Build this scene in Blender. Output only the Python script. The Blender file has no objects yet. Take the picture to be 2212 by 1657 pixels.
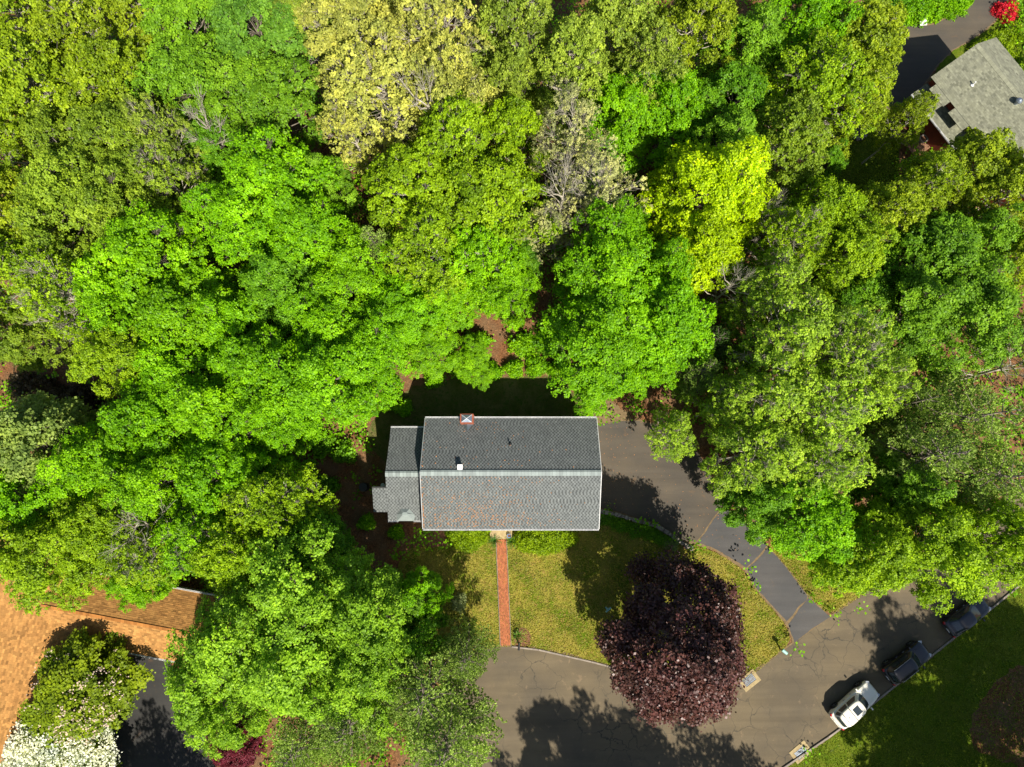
import bpy, bmesh, math, random
import numpy as np
from mathutils import Vector, Matrix
R_ = math.radians
PI = math.pi
sc = bpy.context.scene
COL = sc.collection
# ------------------------------------------------------------------ camera
CAM_H = 65.0; PITCH = R_(9.3); FV = 1475.3; CXV, CYV = 1106.0, 828.5
cam_d = bpy.data.cameras.new("camera"); cam = bpy.data.objects.new("camera", cam_d); COL.objects.link(cam)
cam.location = (0, 0, CAM_H); cam.rotation_euler = (PITCH, 0, 0)
cam_d.sensor_width = 36.0; cam_d.lens = 24.0; cam_d.clip_end = 2000; cam_d.clip_start = 0.5
sc.camera = cam
# ------------------------------------------------------------------ sky, sun, exposure
SUN_EL = R_(49); SUN_AZ = R_(24)          # azimuth: degrees from south (-Y) towards +X
w = bpy.data.worlds.new("World"); sc.world = w; w.use_nodes = True
nt = w.node_tree; bg = nt.nodes["Background"]
sky = nt.nodes.new("ShaderNodeTexSky"); sky.sky_type = 'NISHITA'; sky.sun_disc = False
sky.sun_elevation = SUN_EL; sky.sun_rotation = PI - SUN_AZ
nt.links.new(sky.outputs[0], bg.inputs[0]); bg.inputs[1].default_value = 0.07
sd = bpy.data.lights.new("sun", 'SUN'); sd.energy = 4.8; sd.angle = R_(0.5); sd.color = (1.0, 0.93, 0.82)
sun = bpy.data.objects.new("sun", sd); COL.objects.link(sun)
sdir = Vector((math.sin(SUN_AZ)*math.cos(SUN_EL), -math.cos(SUN_AZ)*math.cos(SUN_EL), math.sin(SUN_EL)))
sun.rotation_euler = sdir.to_track_quat('Z', 'Y').to_euler(); sun.location = (30, -60, 80)
sc.view_settings.view_transform = 'Standard'; sc.view_settings.look = 'None'
sc.view_settings.exposure = 0.85; sc.view_settings.gamma = 1.0; sc.view_settings.use_curve_mapping = False
cy = sc.cycles
cy.max_bounces = 6; cy.diffuse_bounces = 3; cy.glossy_bounces = 3; cy.transmission_bounces = 4; cy.transparent_max_bounces = 6

# ------------------------------------------------------------------ helpers
cP, sP = math.cos(PITCH), math.sin(PITCH)
def V(x, y, h=0.0):
    """world point seen at (x, y) of a 2212 px wide view of the photograph, at height h"""
    kx = (x - CXV)/FV; ky = (y - CYV)/FV
    t = (CAM_H - h)/(cP + sP*ky)
    return Vector((kx*t, (sP - cP*ky)*t, h))
def T(x, y, h=0.0):
    ky = (y - CYV)/FV
    return (CAM_H - h)/(cP + sP*ky)
def O(x, y, h=0.0): return V(x/1.38878, y/1.38878, h)

def srgb(r, g, b):
    f = lambda c: (c/255/12.92) if c/255 <= 0.04045 else ((c/255+0.055)/1.055)**2.4
    return (f(r), f(g), f(b), 1)

def tag(o, label=None, cat=None, group=None, kind=None):
    if label: o['label'] = label
    if cat: o['category'] = cat
    if group: o['group'] = group
    if kind: o['kind'] = kind
    return o
def empty(name, loc=(0, 0, 0), rz=0.0, label=None, cat=None, group=None):
    o = bpy.data.objects.new(name, None); o.empty_display_size = 0.3
    COL.objects.link(o); o.location = loc; o.rotation_euler = (0, 0, rz)
    return tag(o, label, cat, group)

class MB:
    def __init__(s): s.v = []; s.f = []; s.t = []; s.m = []
    def add(s, vs, fs, tint=0.0, mi=0):
        n = len(s.v); s.v += [tuple(p) for p in vs]
        for f in fs:
            s.f.append(tuple(i+n for i in f)); s.t.append(tint); s.m.append(mi)
    def box(s, c, size, rz=0.0, tint=0.0, mi=0, M=None):
        hx, hy, hz = size[0]/2, size[1]/2, size[2]/2
        c = Vector(c); rot = M if M is not None else Matrix.Rotation(rz, 3, 'Z')
        vs = [c + rot @ Vector((sx*hx, sy*hy, sz*hz)) for sz in (-1, 1) for sy in (-1, 1) for sx in (-1, 1)]
        s.add(vs, [(0, 2, 3, 1), (4, 5, 7, 6), (0, 1, 5, 4), (2, 6, 7, 3), (0, 4, 6, 2), (1, 3, 7, 5)], tint, mi)
    def tube(s, pts, rads, n=6, tint=0.0, mi=0, cap=True):
        pts = [Vector(p) for p in pts]; base = len(s.v); k = len(pts)
        for i, p in enumerate(pts):
            d = (pts[min(i+1, k-1)] - pts[max(i-1, 0)])
            if d.length < 1e-6: d = Vector((0, 0, 1))
            d.normalize()
            a = d.cross(Vector((0.3, 0.9, 0.1)) if abs(d.z) > 0.9 else Vector((0, 0, 1))).normalized(); b = d.cross(a)
            for j in range(n):
                q = 2*PI*j/n
                s.v.append(tuple(p + (a*math.cos(q) + b*math.sin(q))*rads[i]))
        for i in range(k-1):
            for j in range(n):
                s.f.append((base+i*n+j, base+i*n+(j+1) % n, base+(i+1)*n+(j+1) % n, base+(i+1)*n+j)); s.t.append(tint); s.m.append(mi)
        if cap:
            s.f.append(tuple(base+j for j in range(n))[::-1]); s.f.append(tuple(base+(k-1)*n+j for j in range(n)))
            s.t += [tint, tint]; s.m += [mi, mi]
    def lathe(s, c, prof, n=16, mi=0, tint=0.0, M=None):
        base = len(s.v); c = Vector(c); k = len(prof); M = M or Matrix.Identity(3)
        for (r, z) in prof:
            for j in range(n):
                q = 2*PI*j/n; s.v.append(tuple(c + M @ Vector((r*math.cos(q), r*math.sin(q), z))))
        for i in range(k-1):
            for j in range(n):
                s.f.append((base+i*n+j, base+i*n+(j+1) % n, base+(i+1)*n+(j+1) % n, base+(i+1)*n+j)); s.t.append(tint); s.m.append(mi)
        s.f.append(tuple(base+j for j in range(n))[::-1]); s.f.append(tuple(base+(k-1)*n+j for j in range(n)))
        s.t += [tint, tint]; s.m += [mi, mi]
    def mesh(s, name, mats, smooth=False):
        me = bpy.data.meshes.new(name); me.from_pydata(s.v, [], s.f)
        for m in (mats if isinstance(mats, (list, tuple)) else [mats]): me.materials.append(m)
        me.polygons.foreach_set("material_index", s.m)
        a = me.attributes.new("tint", 'FLOAT', 'FACE'); a.data.foreach_set("value", s.t)
        if smooth: me.polygons.foreach_set("use_smooth", [True]*len(s.f))
        me.update(); return me
    def build(s, name, mats, parent=None, smooth=False, **kw):
        o = bpy.data.objects.new(name, s.mesh(name, mats, smooth)); COL.objects.link(o)
        if parent: o.parent = parent
        return tag(o, **kw)
def bevel(o, wdt=0.03, seg=2):
    m = o.modifiers.new("bevel", 'BEVEL'); m.width = wdt; m.segments = seg; m.limit_method = 'ANGLE'; return o

def copy_tree(o, parent=None):
    c = o.copy(); COL.objects.link(c); c.parent = parent
    for ch in o.children: copy_tree(ch, c)
    return c

# ------------------------------------------------------------------ materials
def new_mat(name):
    m = bpy.data.materials.new(name); m.use_nodes = True
    nt = m.node_tree; return m, nt, nt.nodes["Principled BSDF"]
def N(nt, t, **kw):
    n = nt.nodes.new(t)
    for k, v in kw.items(): setattr(n, k, v)
    return n
def mix(nt, fac, a, b, mode='MIX'):
    n = nt.nodes.new("ShaderNodeMix"); n.data_type = 'RGBA'; n.blend_type = mode
    for sock, val in ((n.inputs['Factor'], fac), (n.inputs['A'], a), (n.inputs['B'], b)):
        sk = sock
        if val is None: continue
        if hasattr(val, 'is_linked'): nt.links.new(val, sk)
        else: sk.default_value = val
    # colour sockets live at 6,7
    return n
def MIX(nt, fac, a, b, mode='MIX'):
    n = nt.nodes.new("ShaderNodeMix"); n.data_type = 'RGBA'; n.blend_type = mode
    for sk, val in ((n.inputs[0], fac), (n.inputs[6], a), (n.inputs[7], b)):
        if hasattr(val, 'is_linked'): nt.links.new(val, sk)
        else: sk.default_value = val
    return n.outputs[2]
def noise(nt, scale, detail=4, rough=0.55, vec=None, dist=0.0):
    n = nt.nodes.new("ShaderNodeTexNoise"); n.inputs['Scale'].default_value = scale
    n.inputs['Detail'].default_value = detail; n.inputs['Roughness'].default_value = rough
    n.inputs['Distortion'].default_value = dist
    if vec: nt.links.new(vec, n.inputs['Vector'])
    return n.outputs[0]
def ramp(nt, val, p0, p1, c0=(0, 0, 0, 1), c1=(1, 1, 1, 1)):
    n = nt.nodes.new("ShaderNodeValToRGB"); n.color_ramp.elements[0].position = p0; n.color_ramp.elements[1].position = p1
    n.color_ramp.elements[0].color = c0; n.color_ramp.elements[1].color = c1
    nt.links.new(val, n.inputs[0]); return n.outputs[0]
def bump(nt, b, h, strength=0.5, dist=0.05):
    n = nt.nodes.new("ShaderNodeBump"); n.inputs['Strength'].default_value = strength; n.inputs['Distance'].default_value = dist
    nt.links.new(h, n.inputs['Height']); nt.links.new(n.outputs[0], b.inputs['Normal'])
def opos(nt):
    g = nt.nodes.new("ShaderNodeNewGeometry"); return g.outputs['Position']
def simple(name, c, rough=0.7, c2=None, scale=3.0, metal=0.0, bmp=0.0, spec=0.5, coat=0.0, tint=0.0):
    m, nt, b = new_mat(name)
    b.inputs['Roughness'].default_value = rough; b.inputs['Metallic'].default_value = metal
    b.inputs['Specular IOR Level'].default_value = spec; b.inputs['Coat Weight'].default_value = coat
    c = tuple(c[:3])+(1,); c2 = tuple((c2 or tuple(x*0.7 for x in c[:3]))[:3])+(1,)
    p = opos(nt); n = noise(nt, scale, 5, 0.6, p)
    col = MIX(nt, ramp(nt, n, 0.35, 0.65), c, c2)
    if tint:
        a = nt.nodes.new("ShaderNodeAttribute"); a.attribute_name = "tint"
        mr = nt.nodes.new("ShaderNodeMapRange"); mr.inputs[1].default_value = -1; mr.inputs[2].default_value = 1
        mr.inputs[3].default_value = 1-tint; mr.inputs[4].default_value = 1+tint
        nt.links.new(a.outputs['Fac'], mr.inputs[0])
        vm = nt.nodes.new("ShaderNodeVectorMath"); vm.operation = 'SCALE'
        nt.links.new(col, vm.inputs[0]); nt.links.new(mr.outputs[0], vm.inputs['Scale']); col = vm.outputs[0]
    nt.links.new(col, b.inputs['Base Color'])
    if bmp: bump(nt, b, noise(nt, scale*6, 4, 0.6, p), bmp, 0.03)
    return m

def leaf_mat(name, trans=0.35, hue=0.5, rough=0.5, gloss=0.22, fixed=None):
    m, nt, b = new_mat(name)
    out = nt.nodes["Material Output"]
    if fixed:
        rgb = nt.nodes.new("ShaderNodeRGB"); rgb.outputs[0].default_value = fixed; base = rgb.outputs[0]
    else:
        oi = nt.nodes.new("ShaderNodeObjectInfo"); base = oi.outputs['Color']
    a = nt.nodes.new("ShaderNodeAttribute"); a.attribute_name = "tint"
    mr = nt.nodes.new("ShaderNodeMapRange"); mr.inputs[1].default_value = -1; mr.inputs[2].default_value = 1
    mr.inputs[3].default_value = 0.5; mr.inputs[4].default_value = 1.5; nt.links.new(a.outputs['Fac'], mr.inputs[0])
    hs = nt.nodes.new("ShaderNodeHueSaturation")
    h = nt.nodes.new("ShaderNodeMapRange"); h.inputs[1].default_value = -1; h.inputs[2].default_value = 1
    h.inputs[3].default_value = 0.5+0.012*hue*2; h.inputs[4].default_value = 0.5-0.014*hue*2; nt.links.new(a.outputs['Fac'], h.inputs[0])
    nt.links.new(base, hs.inputs['Color']); nt.links.new(h.outputs[0], hs.inputs['Hue']); nt.links.new(mr.outputs[0], hs.inputs['Value'])
    # broad drift of tone over the crown (young and old boughs)
    p = opos(nt); n = noise(nt, 0.45, 3, 0.6, p)
    dr = ramp(nt, n, 0.3, 0.7, (0.80, 0.84, 0.9, 1), (1.18, 1.12, 1.0, 1))
    col = MIX(nt, 1.0, hs.outputs[0], dr, 'MULTIPLY')
    nt.links.new(col, b.inputs['Base Color']); b.inputs['Roughness'].default_value = rough
    b.inputs['Specular IOR Level'].default_value = gloss
    tr = nt.nodes.new("ShaderNodeBsdfTranslucent")
    tc = MIX(nt, 1.0, col, (1.15, 1.2, 0.5, 1), 'MULTIPLY'); nt.links.new(tc, tr.inputs[0])
    ms = nt.nodes.new("ShaderNodeMixShader"); ms.inputs[0].default_value = trans
    nt.links.new(b.outputs[0], ms.inputs[1]); nt.links.new(tr.outputs[0], ms.inputs[2]); nt.links.new(ms.outputs[0], out.inputs[0])
    return m
LEAF = leaf_mat("leaf", 0.38)
NEEDLE = leaf_mat("needle", 0.22, hue=0.3, rough=0.55, gloss=0.25)
PURPLE = leaf_mat("purple_leaf", 0.12, hue=0.5, rough=0.42, gloss=0.35)
BLOSSOM = leaf_mat("blossom", 0.3, hue=0.1, gloss=0.2, rough=0.7)
BARK = simple("bark", srgb(134, 124, 110), 0.9, srgb(82, 74, 64), 4.0, bmp=0.6)
BARK_PALE = simple("pale_bark", srgb(190, 182, 165), 0.85, srgb(130, 122, 108), 3.0, bmp=0.5)

def mat_grass(name, ca, cb, cc):
    m, nt, b = new_mat(name); p = opos(nt)
    n1 = noise(nt, 0.55, 5, 0.6, p, 0.6); n2 = noise(nt, 3.0, 5, 0.65, p, 1.2); n3 = noise(nt, 16.0, 4, 0.7, p, 1.5)
    c = MIX(nt, ramp(nt, n1, 0.40, 0.62), ca, cb)
    c = MIX(nt, ramp(nt, n2, 0.50, 0.68), c, cc)
    c = MIX(nt, ramp(nt, n3, 0.30, 0.72, (0.55, 0.6, 0.5, 1), (1.35, 1.32, 1.2, 1)), c, c)
    k = ramp(nt, n3, 0.32, 0.72, (0.50, 0.55, 0.45, 1), (1.45, 1.4, 1.3, 1))
    c = MIX(nt, 1.0, c, k, 'MULTIPLY')
    nt.links.new(c, b.inputs['Base Color']); b.inputs['Roughness'].default_value = 0.95; b.inputs['Specular IOR Level'].default_value = 0.1
    bump(nt, b, n3, 0.9, 0.12); return m
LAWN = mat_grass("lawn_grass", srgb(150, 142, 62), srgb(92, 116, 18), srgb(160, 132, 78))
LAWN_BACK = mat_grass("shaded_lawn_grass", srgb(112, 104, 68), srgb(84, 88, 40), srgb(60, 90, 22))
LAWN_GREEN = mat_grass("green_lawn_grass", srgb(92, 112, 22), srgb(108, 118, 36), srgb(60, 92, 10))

def mat_litter():
    m, nt, b = new_mat("leaf_litter"); p = opos(nt)
    v = nt.nodes.new("ShaderNodeTexVoronoi"); v.inputs['Scale'].default_value = 9.0; nt.links.new(p, v.inputs['Vector'])
    n1 = noise(nt, 0.6, 4, 0.6, p); n2 = noise(nt, 7.0, 5, 0.7, p, 1.0)
    hs = nt.nodes.new("ShaderNodeSeparateColor"); nt.links.new(v.outputs['Color'], hs.inputs[0])
    c = MIX(nt, hs.outputs[0], srgb(140, 96, 62), srgb(88, 58, 38))
    c = MIX(nt, ramp(nt, n1, 0.4, 0.6), c, srgb(118, 92, 66))
    c = MIX(nt, ramp(nt, n2, 0.55, 0.7), c, srgb(176, 132, 92))
    nt.links.new(c, b.inputs['Base Color']); b.inputs['Roughness'].default_value = 0.95; b.inputs['Specular IOR Level'].default_value = 0.1
    bump(nt, b, n2, 1.0, 0.15); return m
LITTER = mat_litter()
MULCH = simple("mulch", srgb(128, 88, 62), 0.95, srgb(92, 60, 42), 9.0, bmp=0.9)
DIRT = simple("dirt", srgb(122, 102, 72), 0.95, srgb(96, 80, 54), 4.0, bmp=0.6)
def mat_asphalt(name, ca, cb, crack=0.0, stain=(0.42, 0.28, 0.16, 1), angle=0.6):
    m, nt, b = new_mat(name); p = opos(nt)
    n1 = noise(nt, 0.22, 4, 0.55, p); n3 = noise(nt, 40.0, 3, 0.8, p); n2 = noise(nt, 1.1, 5, 0.7, p, 0.6)
    mp = nt.nodes.new("ShaderNodeMapping"); mp.inputs['Rotation'].default_value = (0, 0, -angle); mp.inputs['Scale'].default_value = (0.09, 1.1, 1)
    nt.links.new(p, mp.inputs[0]); st = noise(nt, 1.0, 4, 0.6, mp.outputs[0])
    c = MIX(nt, ramp(nt, n1, 0.35, 0.65), ca, cb)
    c = MIX(nt, 1.0, c, ramp(nt, st, 0.3, 0.7, (0.86, 0.86, 0.86, 1), (1.1, 1.1, 1.1, 1)), 'MULTIPLY')
    c = MIX(nt, 1.0, c, ramp(nt, n3, 0.25, 0.75, (0.72, 0.72, 0.72, 1), (1.3, 1.28, 1.25, 1)), 'MULTIPLY')
    c = MIX(nt, ramp(nt, n2, 0.60, 0.85, (0, 0, 0, 1), (0.5, 0.5, 0.5, 1)), c, stain)
    if crack:
        wv = nt.nodes.new("ShaderNodeVectorMath"); wv.operation = 'ADD'
        nn = nt.nodes.new("ShaderNodeTexNoise"); nn.inputs['Scale'].default_value = 1.3; nn.inputs['Detail'].default_value = 5; nt.links.new(p, nn.inputs['Vector'])
        nt.links.new(p, wv.inputs[0]); nt.links.new(nn.outputs['Color'], wv.inputs[1])
        vo = nt.nodes.new("ShaderNodeTexVoronoi"); vo.feature = 'DISTANCE_TO_EDGE'; vo.inputs['Scale'].default_value = 0.55
        nt.links.new(wv.outputs[0], vo.inputs['Vector'])
        ck = ramp(nt, vo.outputs[0], 0.0, 0.022, (1, 1, 1, 1), (0, 0, 0, 1))
        mk = ramp(nt, noise(nt, 0.13, 3, 0.5, p), 0.46, 0.58, (0, 0, 0, 1), (crack, crack, crack, 1))
        f = MIX(nt, 1.0, ck, mk, 'MULTIPLY')
        c = MIX(nt, f, c, (0.035, 0.035, 0.03, 1))
    nt.links.new(c, b.inputs['Base Color']); b.inputs['Roughness'].default_value = 0.9; b.inputs['Specular IOR Level'].default_value = 0.25
    bump(nt, b, n3, 0.4, 0.02); return m
ROAD = mat_asphalt("road_asphalt", srgb(103, 92, 72), srgb(88, 80, 66), 0.9)
DRIVE = mat_asphalt("driveway_asphalt", srgb(88, 80, 68), srgb(74, 70, 64), 0.0, srgb(130, 96, 58))
DRIVE_BLUE = mat_asphalt("newer_driveway_asphalt", srgb(82, 80, 78), srgb(72, 72, 72), 0.12, srgb(120, 98, 64))
DRIVE_DARK = mat_asphalt("dark_sealed_asphalt", srgb(58, 57, 54), srgb(46, 46, 45), 0.0, srgb(120, 88, 60))
CURB = simple("curb_concrete", srgb(150, 138, 124), 0.9, srgb(112, 104, 96), 2.0, bmp=0.3)
CURB_DARK = simple("curb_asphalt", srgb(82, 74, 66), 0.9, srgb(60, 54, 50), 2.0, bmp=0.3)
CONC = simple("concrete", srgb(164, 146, 104), 0.85, srgb(142, 124, 88), 3.0, bmp=0.2)
WHITE = simple("white_trim", srgb(228, 228, 226), 0.45, srgb(206, 206, 204), 2.0)
SIDING = simple("siding", srgb(196, 194, 186), 0.7, srgb(184, 182, 174), 1.0)
GLASS = simple("window_glass", (0.02, 0.03, 0.035), 0.06, (0.03, 0.04, 0.045), 0.5, spec=0.8)
BLACKM = simple("black_metal", (0.012, 0.012, 0.013), 0.35, (0.02, 0.02, 0.02), 3, spec=0.6)
GREYM = simple("galvanised_metal", srgb(150, 160, 170), 0.35, srgb(110, 120, 132), 2, metal=0.7)
WOOD = simple("weathered_wood", srgb(142, 104, 76), 0.85, srgb(104, 76, 56), 5, bmp=0.3)
STONE = simple("field_stone", srgb(150, 142, 128), 0.9, srgb(96, 90, 80), 4, bmp=0.8, tint=0.3)
BRICK = simple("brick_paver", srgb(166, 98, 60), 0.85, srgb(150, 86, 52), 5, bmp=0.3, tint=0.25)
CHIMB = simple("chimney_brick", srgb(150, 84, 58), 0.9, srgb(122, 66, 46), 6, bmp=0.5, tint=0.3)
MORTAR = simple("mortar", srgb(140, 100, 70), 0.95)
REDWALL = simple("red_siding", srgb(128, 50, 30), 0.75, srgb(104, 40, 24), 3, bmp=0.2)
def shingle_mat(name, c, c2, tint, spk=0.15):
    m = simple(name, c, 0.92, c2, 1.6, bmp=0.3, spec=0.2, tint=tint); return m
SH_GREY = shingle_mat("grey_shingle", srgb(102, 106, 104), srgb(92, 96, 95), 0.5)
SH_TAN = shingle_mat("tan_shingle", srgb(160, 118, 66), srgb(148, 106, 58), 0.38)
SH_PALE = shingle_mat("pale_shingle", srgb(127, 128, 108), srgb(113, 114, 98), 0.30)
DECK_GREY = simple("roof_felt_grey", srgb(48, 50, 48), 0.95)
DECK_TAN = simple("roof_felt_tan", srgb(120, 84, 50), 0.95)
DECK_PALE = simple("roof_felt_pale", srgb(90, 92, 82), 0.95)
CAP_GREY = shingle_mat("grey_ridge_shingle", srgb(132, 142, 138), srgb(122, 130, 128), 0.14)
CAP_TAN = shingle_mat("tan_ridge_shingle", srgb(146, 98, 48), srgb(132, 86, 42), 0.3)
CAP_PALE = shingle_mat("pale_ridge_shingle", srgb(136, 137, 116), srgb(126, 127, 108), 0.15)
# ------------------------------------------------------------------ ground sheets
def chaikin(pts, n=2):
    for _ in range(n):
        q = []
        for i in range(len(pts)):
            a, b = pts[i], pts[(i+1) % len(pts)]
            q.append((a[0]*.75+b[0]*.25, a[1]*.75+b[1]*.25)); q.append((a[0]*.25+b[0]*.75, a[1]*.25+b[1]*.75))
        pts = q
    return pts
def rough_edge(pts, amp, step=0.35, seed=1):
    rnd = random.Random(seed); out = []
    for i in range(len(pts)):
        a, b = Vector(pts[i]), Vector(pts[(i+1) % len(pts)]); L = (b-a).length; k = max(1, int(L/step))
        d = (b-a).normalized() if L > 0 else Vector((1, 0)); nrm = Vector((-d.y, d.x))
        for j in range(k):
            p = a.lerp(b, j/k) + nrm*rnd.uniform(-amp, amp)
            out.append((p.x, p.y))
    return out
def vpoly(pts, n=2): return [(V(*p).x, V(*p).y) for p in chaikin(pts, n)]
def sheet(name, pts, z, mat, thick=0.0, parent=None, **kw):
    bm = bmesh.new(); vs = [bm.verts.new((p[0], p[1], z)) for p in pts]
    f = bm.faces.new(vs); f.normal_update()
    if f.normal.z < 0: f.normal_flip()
    bmesh.ops.triangulate(bm, faces=[f])
    me = bpy.data.meshes.new(name); bm.to_mesh(me); bm.free(); me.materials.append(mat)
    o = bpy.data.objects.new(name, me); COL.objects.link(o)
    if parent: o.parent = parent
    return tag(o, **kw)
def inpoly(x, y, P):
    x = np.asarray(x); y = np.asarray(y); r = np.zeros(x.shape, bool); n = len(P); j = n-1
    for i in range(n):
        xi, yi = P[i]; xj, yj = P[j]
        c = ((yi > y) != (yj > y)) & (x < (xj-xi)*(y-yi)/((yj-yi) or 1e-9)+xi)
        r ^= c; j = i
    return r

mb = MB(); mb.add([(-400, -400, 0), (400, -400, 0), (400, 400, 0), (-400, 400, 0)], [(0, 1, 2, 3)])
mb.build("ground", LITTER, kind='structure', label="brown leaf litter forest floor under the trees")

road_v = [(1052, 1402), (1100, 1396), (1160, 1402), (1240, 1420), (1318, 1438), (1390, 1462), (1460, 1490), (1530, 1500), (1590, 1487), (1625, 1459),
          (1660, 1430), (1714, 1390), (1792, 1334), (1850, 1296), (1950, 1228), (2070, 1146), (2212, 1052), (2420, 930), (2560, 1040), (2212, 1254), (2139, 1315),
          (2026, 1403), (1910, 1499), (1813, 1575), (1692, 1657), (1600, 1740), (1500, 1850), (1300, 1960), (1080, 1960), (900, 1850), (880, 1700), (915, 1560), (960, 1480), (1010, 1425)]
ROADP = vpoly(road_v, 2)
LAWNP = vpoly([(870, 1185), (935, 1182), (968, 1180), (985, 1150), (1010, 1141), (1250, 1138), (1296, 1110), (1339, 1117), (1377, 1129), (1420, 1142), (1446, 1158), (1474, 1177), (1502, 1178), (1544, 1190),
               (1610, 1233), (1634, 1277), (1672, 1318), (1699, 1352), (1710, 1388), (1660, 1430), (1625, 1459), (1590, 1487), (1530, 1500), (1460, 1490), (1390, 1462), (1318, 1438), (1240, 1420),
               (1160, 1402), (1100, 1396), (1052, 1402), (1000, 1415), (930, 1440), (860, 1400), (840, 1300)], 1)
STRIPP = vpoly([(1655, 1176), (1693, 1218), (1745, 1288), (1794, 1332), (1850, 1295), (1950, 1227), (2000, 1190), (1950, 1120), (1800, 1100), (1700, 1130)], 1)
BACKP = vpoly([(790, 960), (806, 905), (835, 868), (880, 840), (930, 826), (985, 816), (1100, 812), (1222, 815), (1240, 850), (1262, 888), (1280, 905), (1280, 980), (1000, 1000), (850, 1010)], 1)
SEP = vpoly([(2560, 1042), (2212, 1256), (2139, 1317), (2026, 1405), (1910, 1501), (1813, 1577), (1692, 1659), (1600, 1742), (1520, 1850), (1800, 1960), (2300, 1960), (2700, 1500)], 1)
NEP = vpoly([(1765, 210), (1850, 190), (1930, 215), (1945, 300), (1935, 440), (1840, 455), (1790, 420), (1765, 330)], 1)
NTOP = vpoly([(1890, -60), (1890, 40), (1989, 54), (2033, 46), (2095, -4), (2140, -60)], 1)
NRT = vpoly([(2195, 2), (2142, 54), (2110, 80), (2040, 120), (2000, 190), (2100, 260), (2300, 260), (2300, -60), (2250, -60)], 1)
sheet("lawn", rough_edge(LAWNP, 0.10, 0.3, 3), 0.016, LAWN, kind='structure', label="mottled yellow green front lawn around the brick walk")
sheet("lawn", rough_edge(STRIPP, 0.12, 0.3, 4), 0.016, LAWN, kind='structure', label="dry grass verge between driveway and street")
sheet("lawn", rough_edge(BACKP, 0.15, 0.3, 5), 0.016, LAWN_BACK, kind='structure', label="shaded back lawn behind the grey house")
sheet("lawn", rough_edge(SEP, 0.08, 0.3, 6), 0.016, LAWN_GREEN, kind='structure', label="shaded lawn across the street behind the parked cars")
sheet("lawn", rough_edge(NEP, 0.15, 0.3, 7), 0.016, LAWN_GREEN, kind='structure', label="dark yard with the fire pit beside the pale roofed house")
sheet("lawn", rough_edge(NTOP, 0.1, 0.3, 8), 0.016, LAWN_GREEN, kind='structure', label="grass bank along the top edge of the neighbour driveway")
sheet("lawn", rough_edge(NRT, 0.1, 0.3, 9), 0.016, LAWN_GREEN, kind='structure', label="planted strip round the pale roofed house")
# dirt margins below the asphalt, a little wider and uneven
def grow(P, d):
    out = []; n = len(P); area = sum(P[i][0]*P[(i+1) % n][1]-P[(i+1) % n][0]*P[i][1] for i in range(n)); s = 1 if area > 0 else -1
    for i in range(n):
        a = Vector(P[i-1]); b = Vector(P[(i+1) % n]); t = (b-a).normalized(); out.append((P[i][0]+t.y*d*s, P[i][1]-t.x*d*s))
    return out
sheet("road_shoulder", rough_edge(grow(ROADP, 0.16), 0.10, 0.3, 11), 0.020, DIRT, kind='structure')
sheet("road", ROADP, 0.026, ROAD, kind='structure', label="worn tan grey asphalt street and turning circle")
dr_out = [(1285, 918), (1330, 910), (1377, 908), (1446, 923), (1495, 961), (1530, 1010), (1548, 1059), (1580, 1110), (1634, 1149), (1658, 1180), (1693, 1218), (1745, 1288), (1796, 1334),
          (1714, 1391), (1700, 1347), (1634, 1274), (1610, 1229), (1544, 1187), (1502, 1173), (1474, 1170), (1446, 1149), (1419, 1132), (1377, 1121), (1339, 1109), (1285, 1096)]
DROUT = [(V(*p).x, V(*p).y) for p in dr_out]
drv = sheet("driveway", rough_edge(grow(DROUT, 0.10), 0.08, 0.3, 12), 0.022, DIRT, kind='structure', label="asphalt driveway curving from the street to the house end")
panels = [([(1285, 919), (1330, 911), (1377, 909), (1446, 924), (1495, 962), (1530, 1010), (1546, 1058), (1565, 1090), (1538, 1122), (1520, 1150), (1504, 1170), (1475, 1168), (1446, 1147), (1419, 1130), (1377, 1119), (1339, 1107), (1285, 1094)], DRIVE),
          ([(1567, 1092), (1580, 1111), (1634, 1150), (1656, 1179), (1640, 1200), (1612, 1226), (1544, 1185), (1507, 1171), (1523, 1151), (1541, 1123)], DRIVE_BLUE),
          ([(1659, 1182), (1693, 1219), (1744, 1288), (1741, 1297), (1722, 1313), (1712, 1330), (1700, 1342), (1670, 1310), (1635, 1272), (1613, 1230), (1642, 1203)], DRIVE_BLUE),
          ([(1747, 1292), (1794, 1333), (1752, 1360), (1716, 1388), (1703, 1349), (1716, 1333), (1726, 1316)], DRIVE_BLUE)]
for i, (pp, m) in enumerate(panels):
    sheet("asphalt_panel", rough_edge([(V(*p).x, V(*p).y) for p in pp], 0.03, 0.35, 20+i), 0.030, m, parent=drv)
NDR = vpoly([(1885, 30), (1989, 58), (2033, 50), (2098, -2), (2150, -60), (2260, -60), (2192, 2), (2140, 54), (2110, 78), (2040, 118), (1980, 205), (1930, 240), (1890, 220), (1870, 100)], 1)
sheet("road_shoulder", rough_edge(grow(NDR, 0.15), 0.10, 0.3, 13), 0.020, DIRT, kind='structure')
sheet("driveway", NDR, 0.026, DRIVE, kind='structure', label="neighbour driveway curving past the pale roofed house at top right")
BDR = vpoly([(240, 1425), (283, 1415), (368, 1425), (378, 1471), (423, 1508), (440, 1545), (455, 1584), (466, 1657), (480, 1800), (200, 1800), (190, 1657), (215, 1500)], 1)
sheet("driveway", BDR, 0.026, DRIVE_DARK, kind='structure', label="dark driveway in front of the tan roofed garage")
sheet("mulch_bed", rough_edge(vpoly([(905, 1140), (1000, 1140), (985, 1150), (968, 1180), (935, 1182), (905, 1176)], 1), 0.1), 0.020, MULCH, kind='structure')
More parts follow.
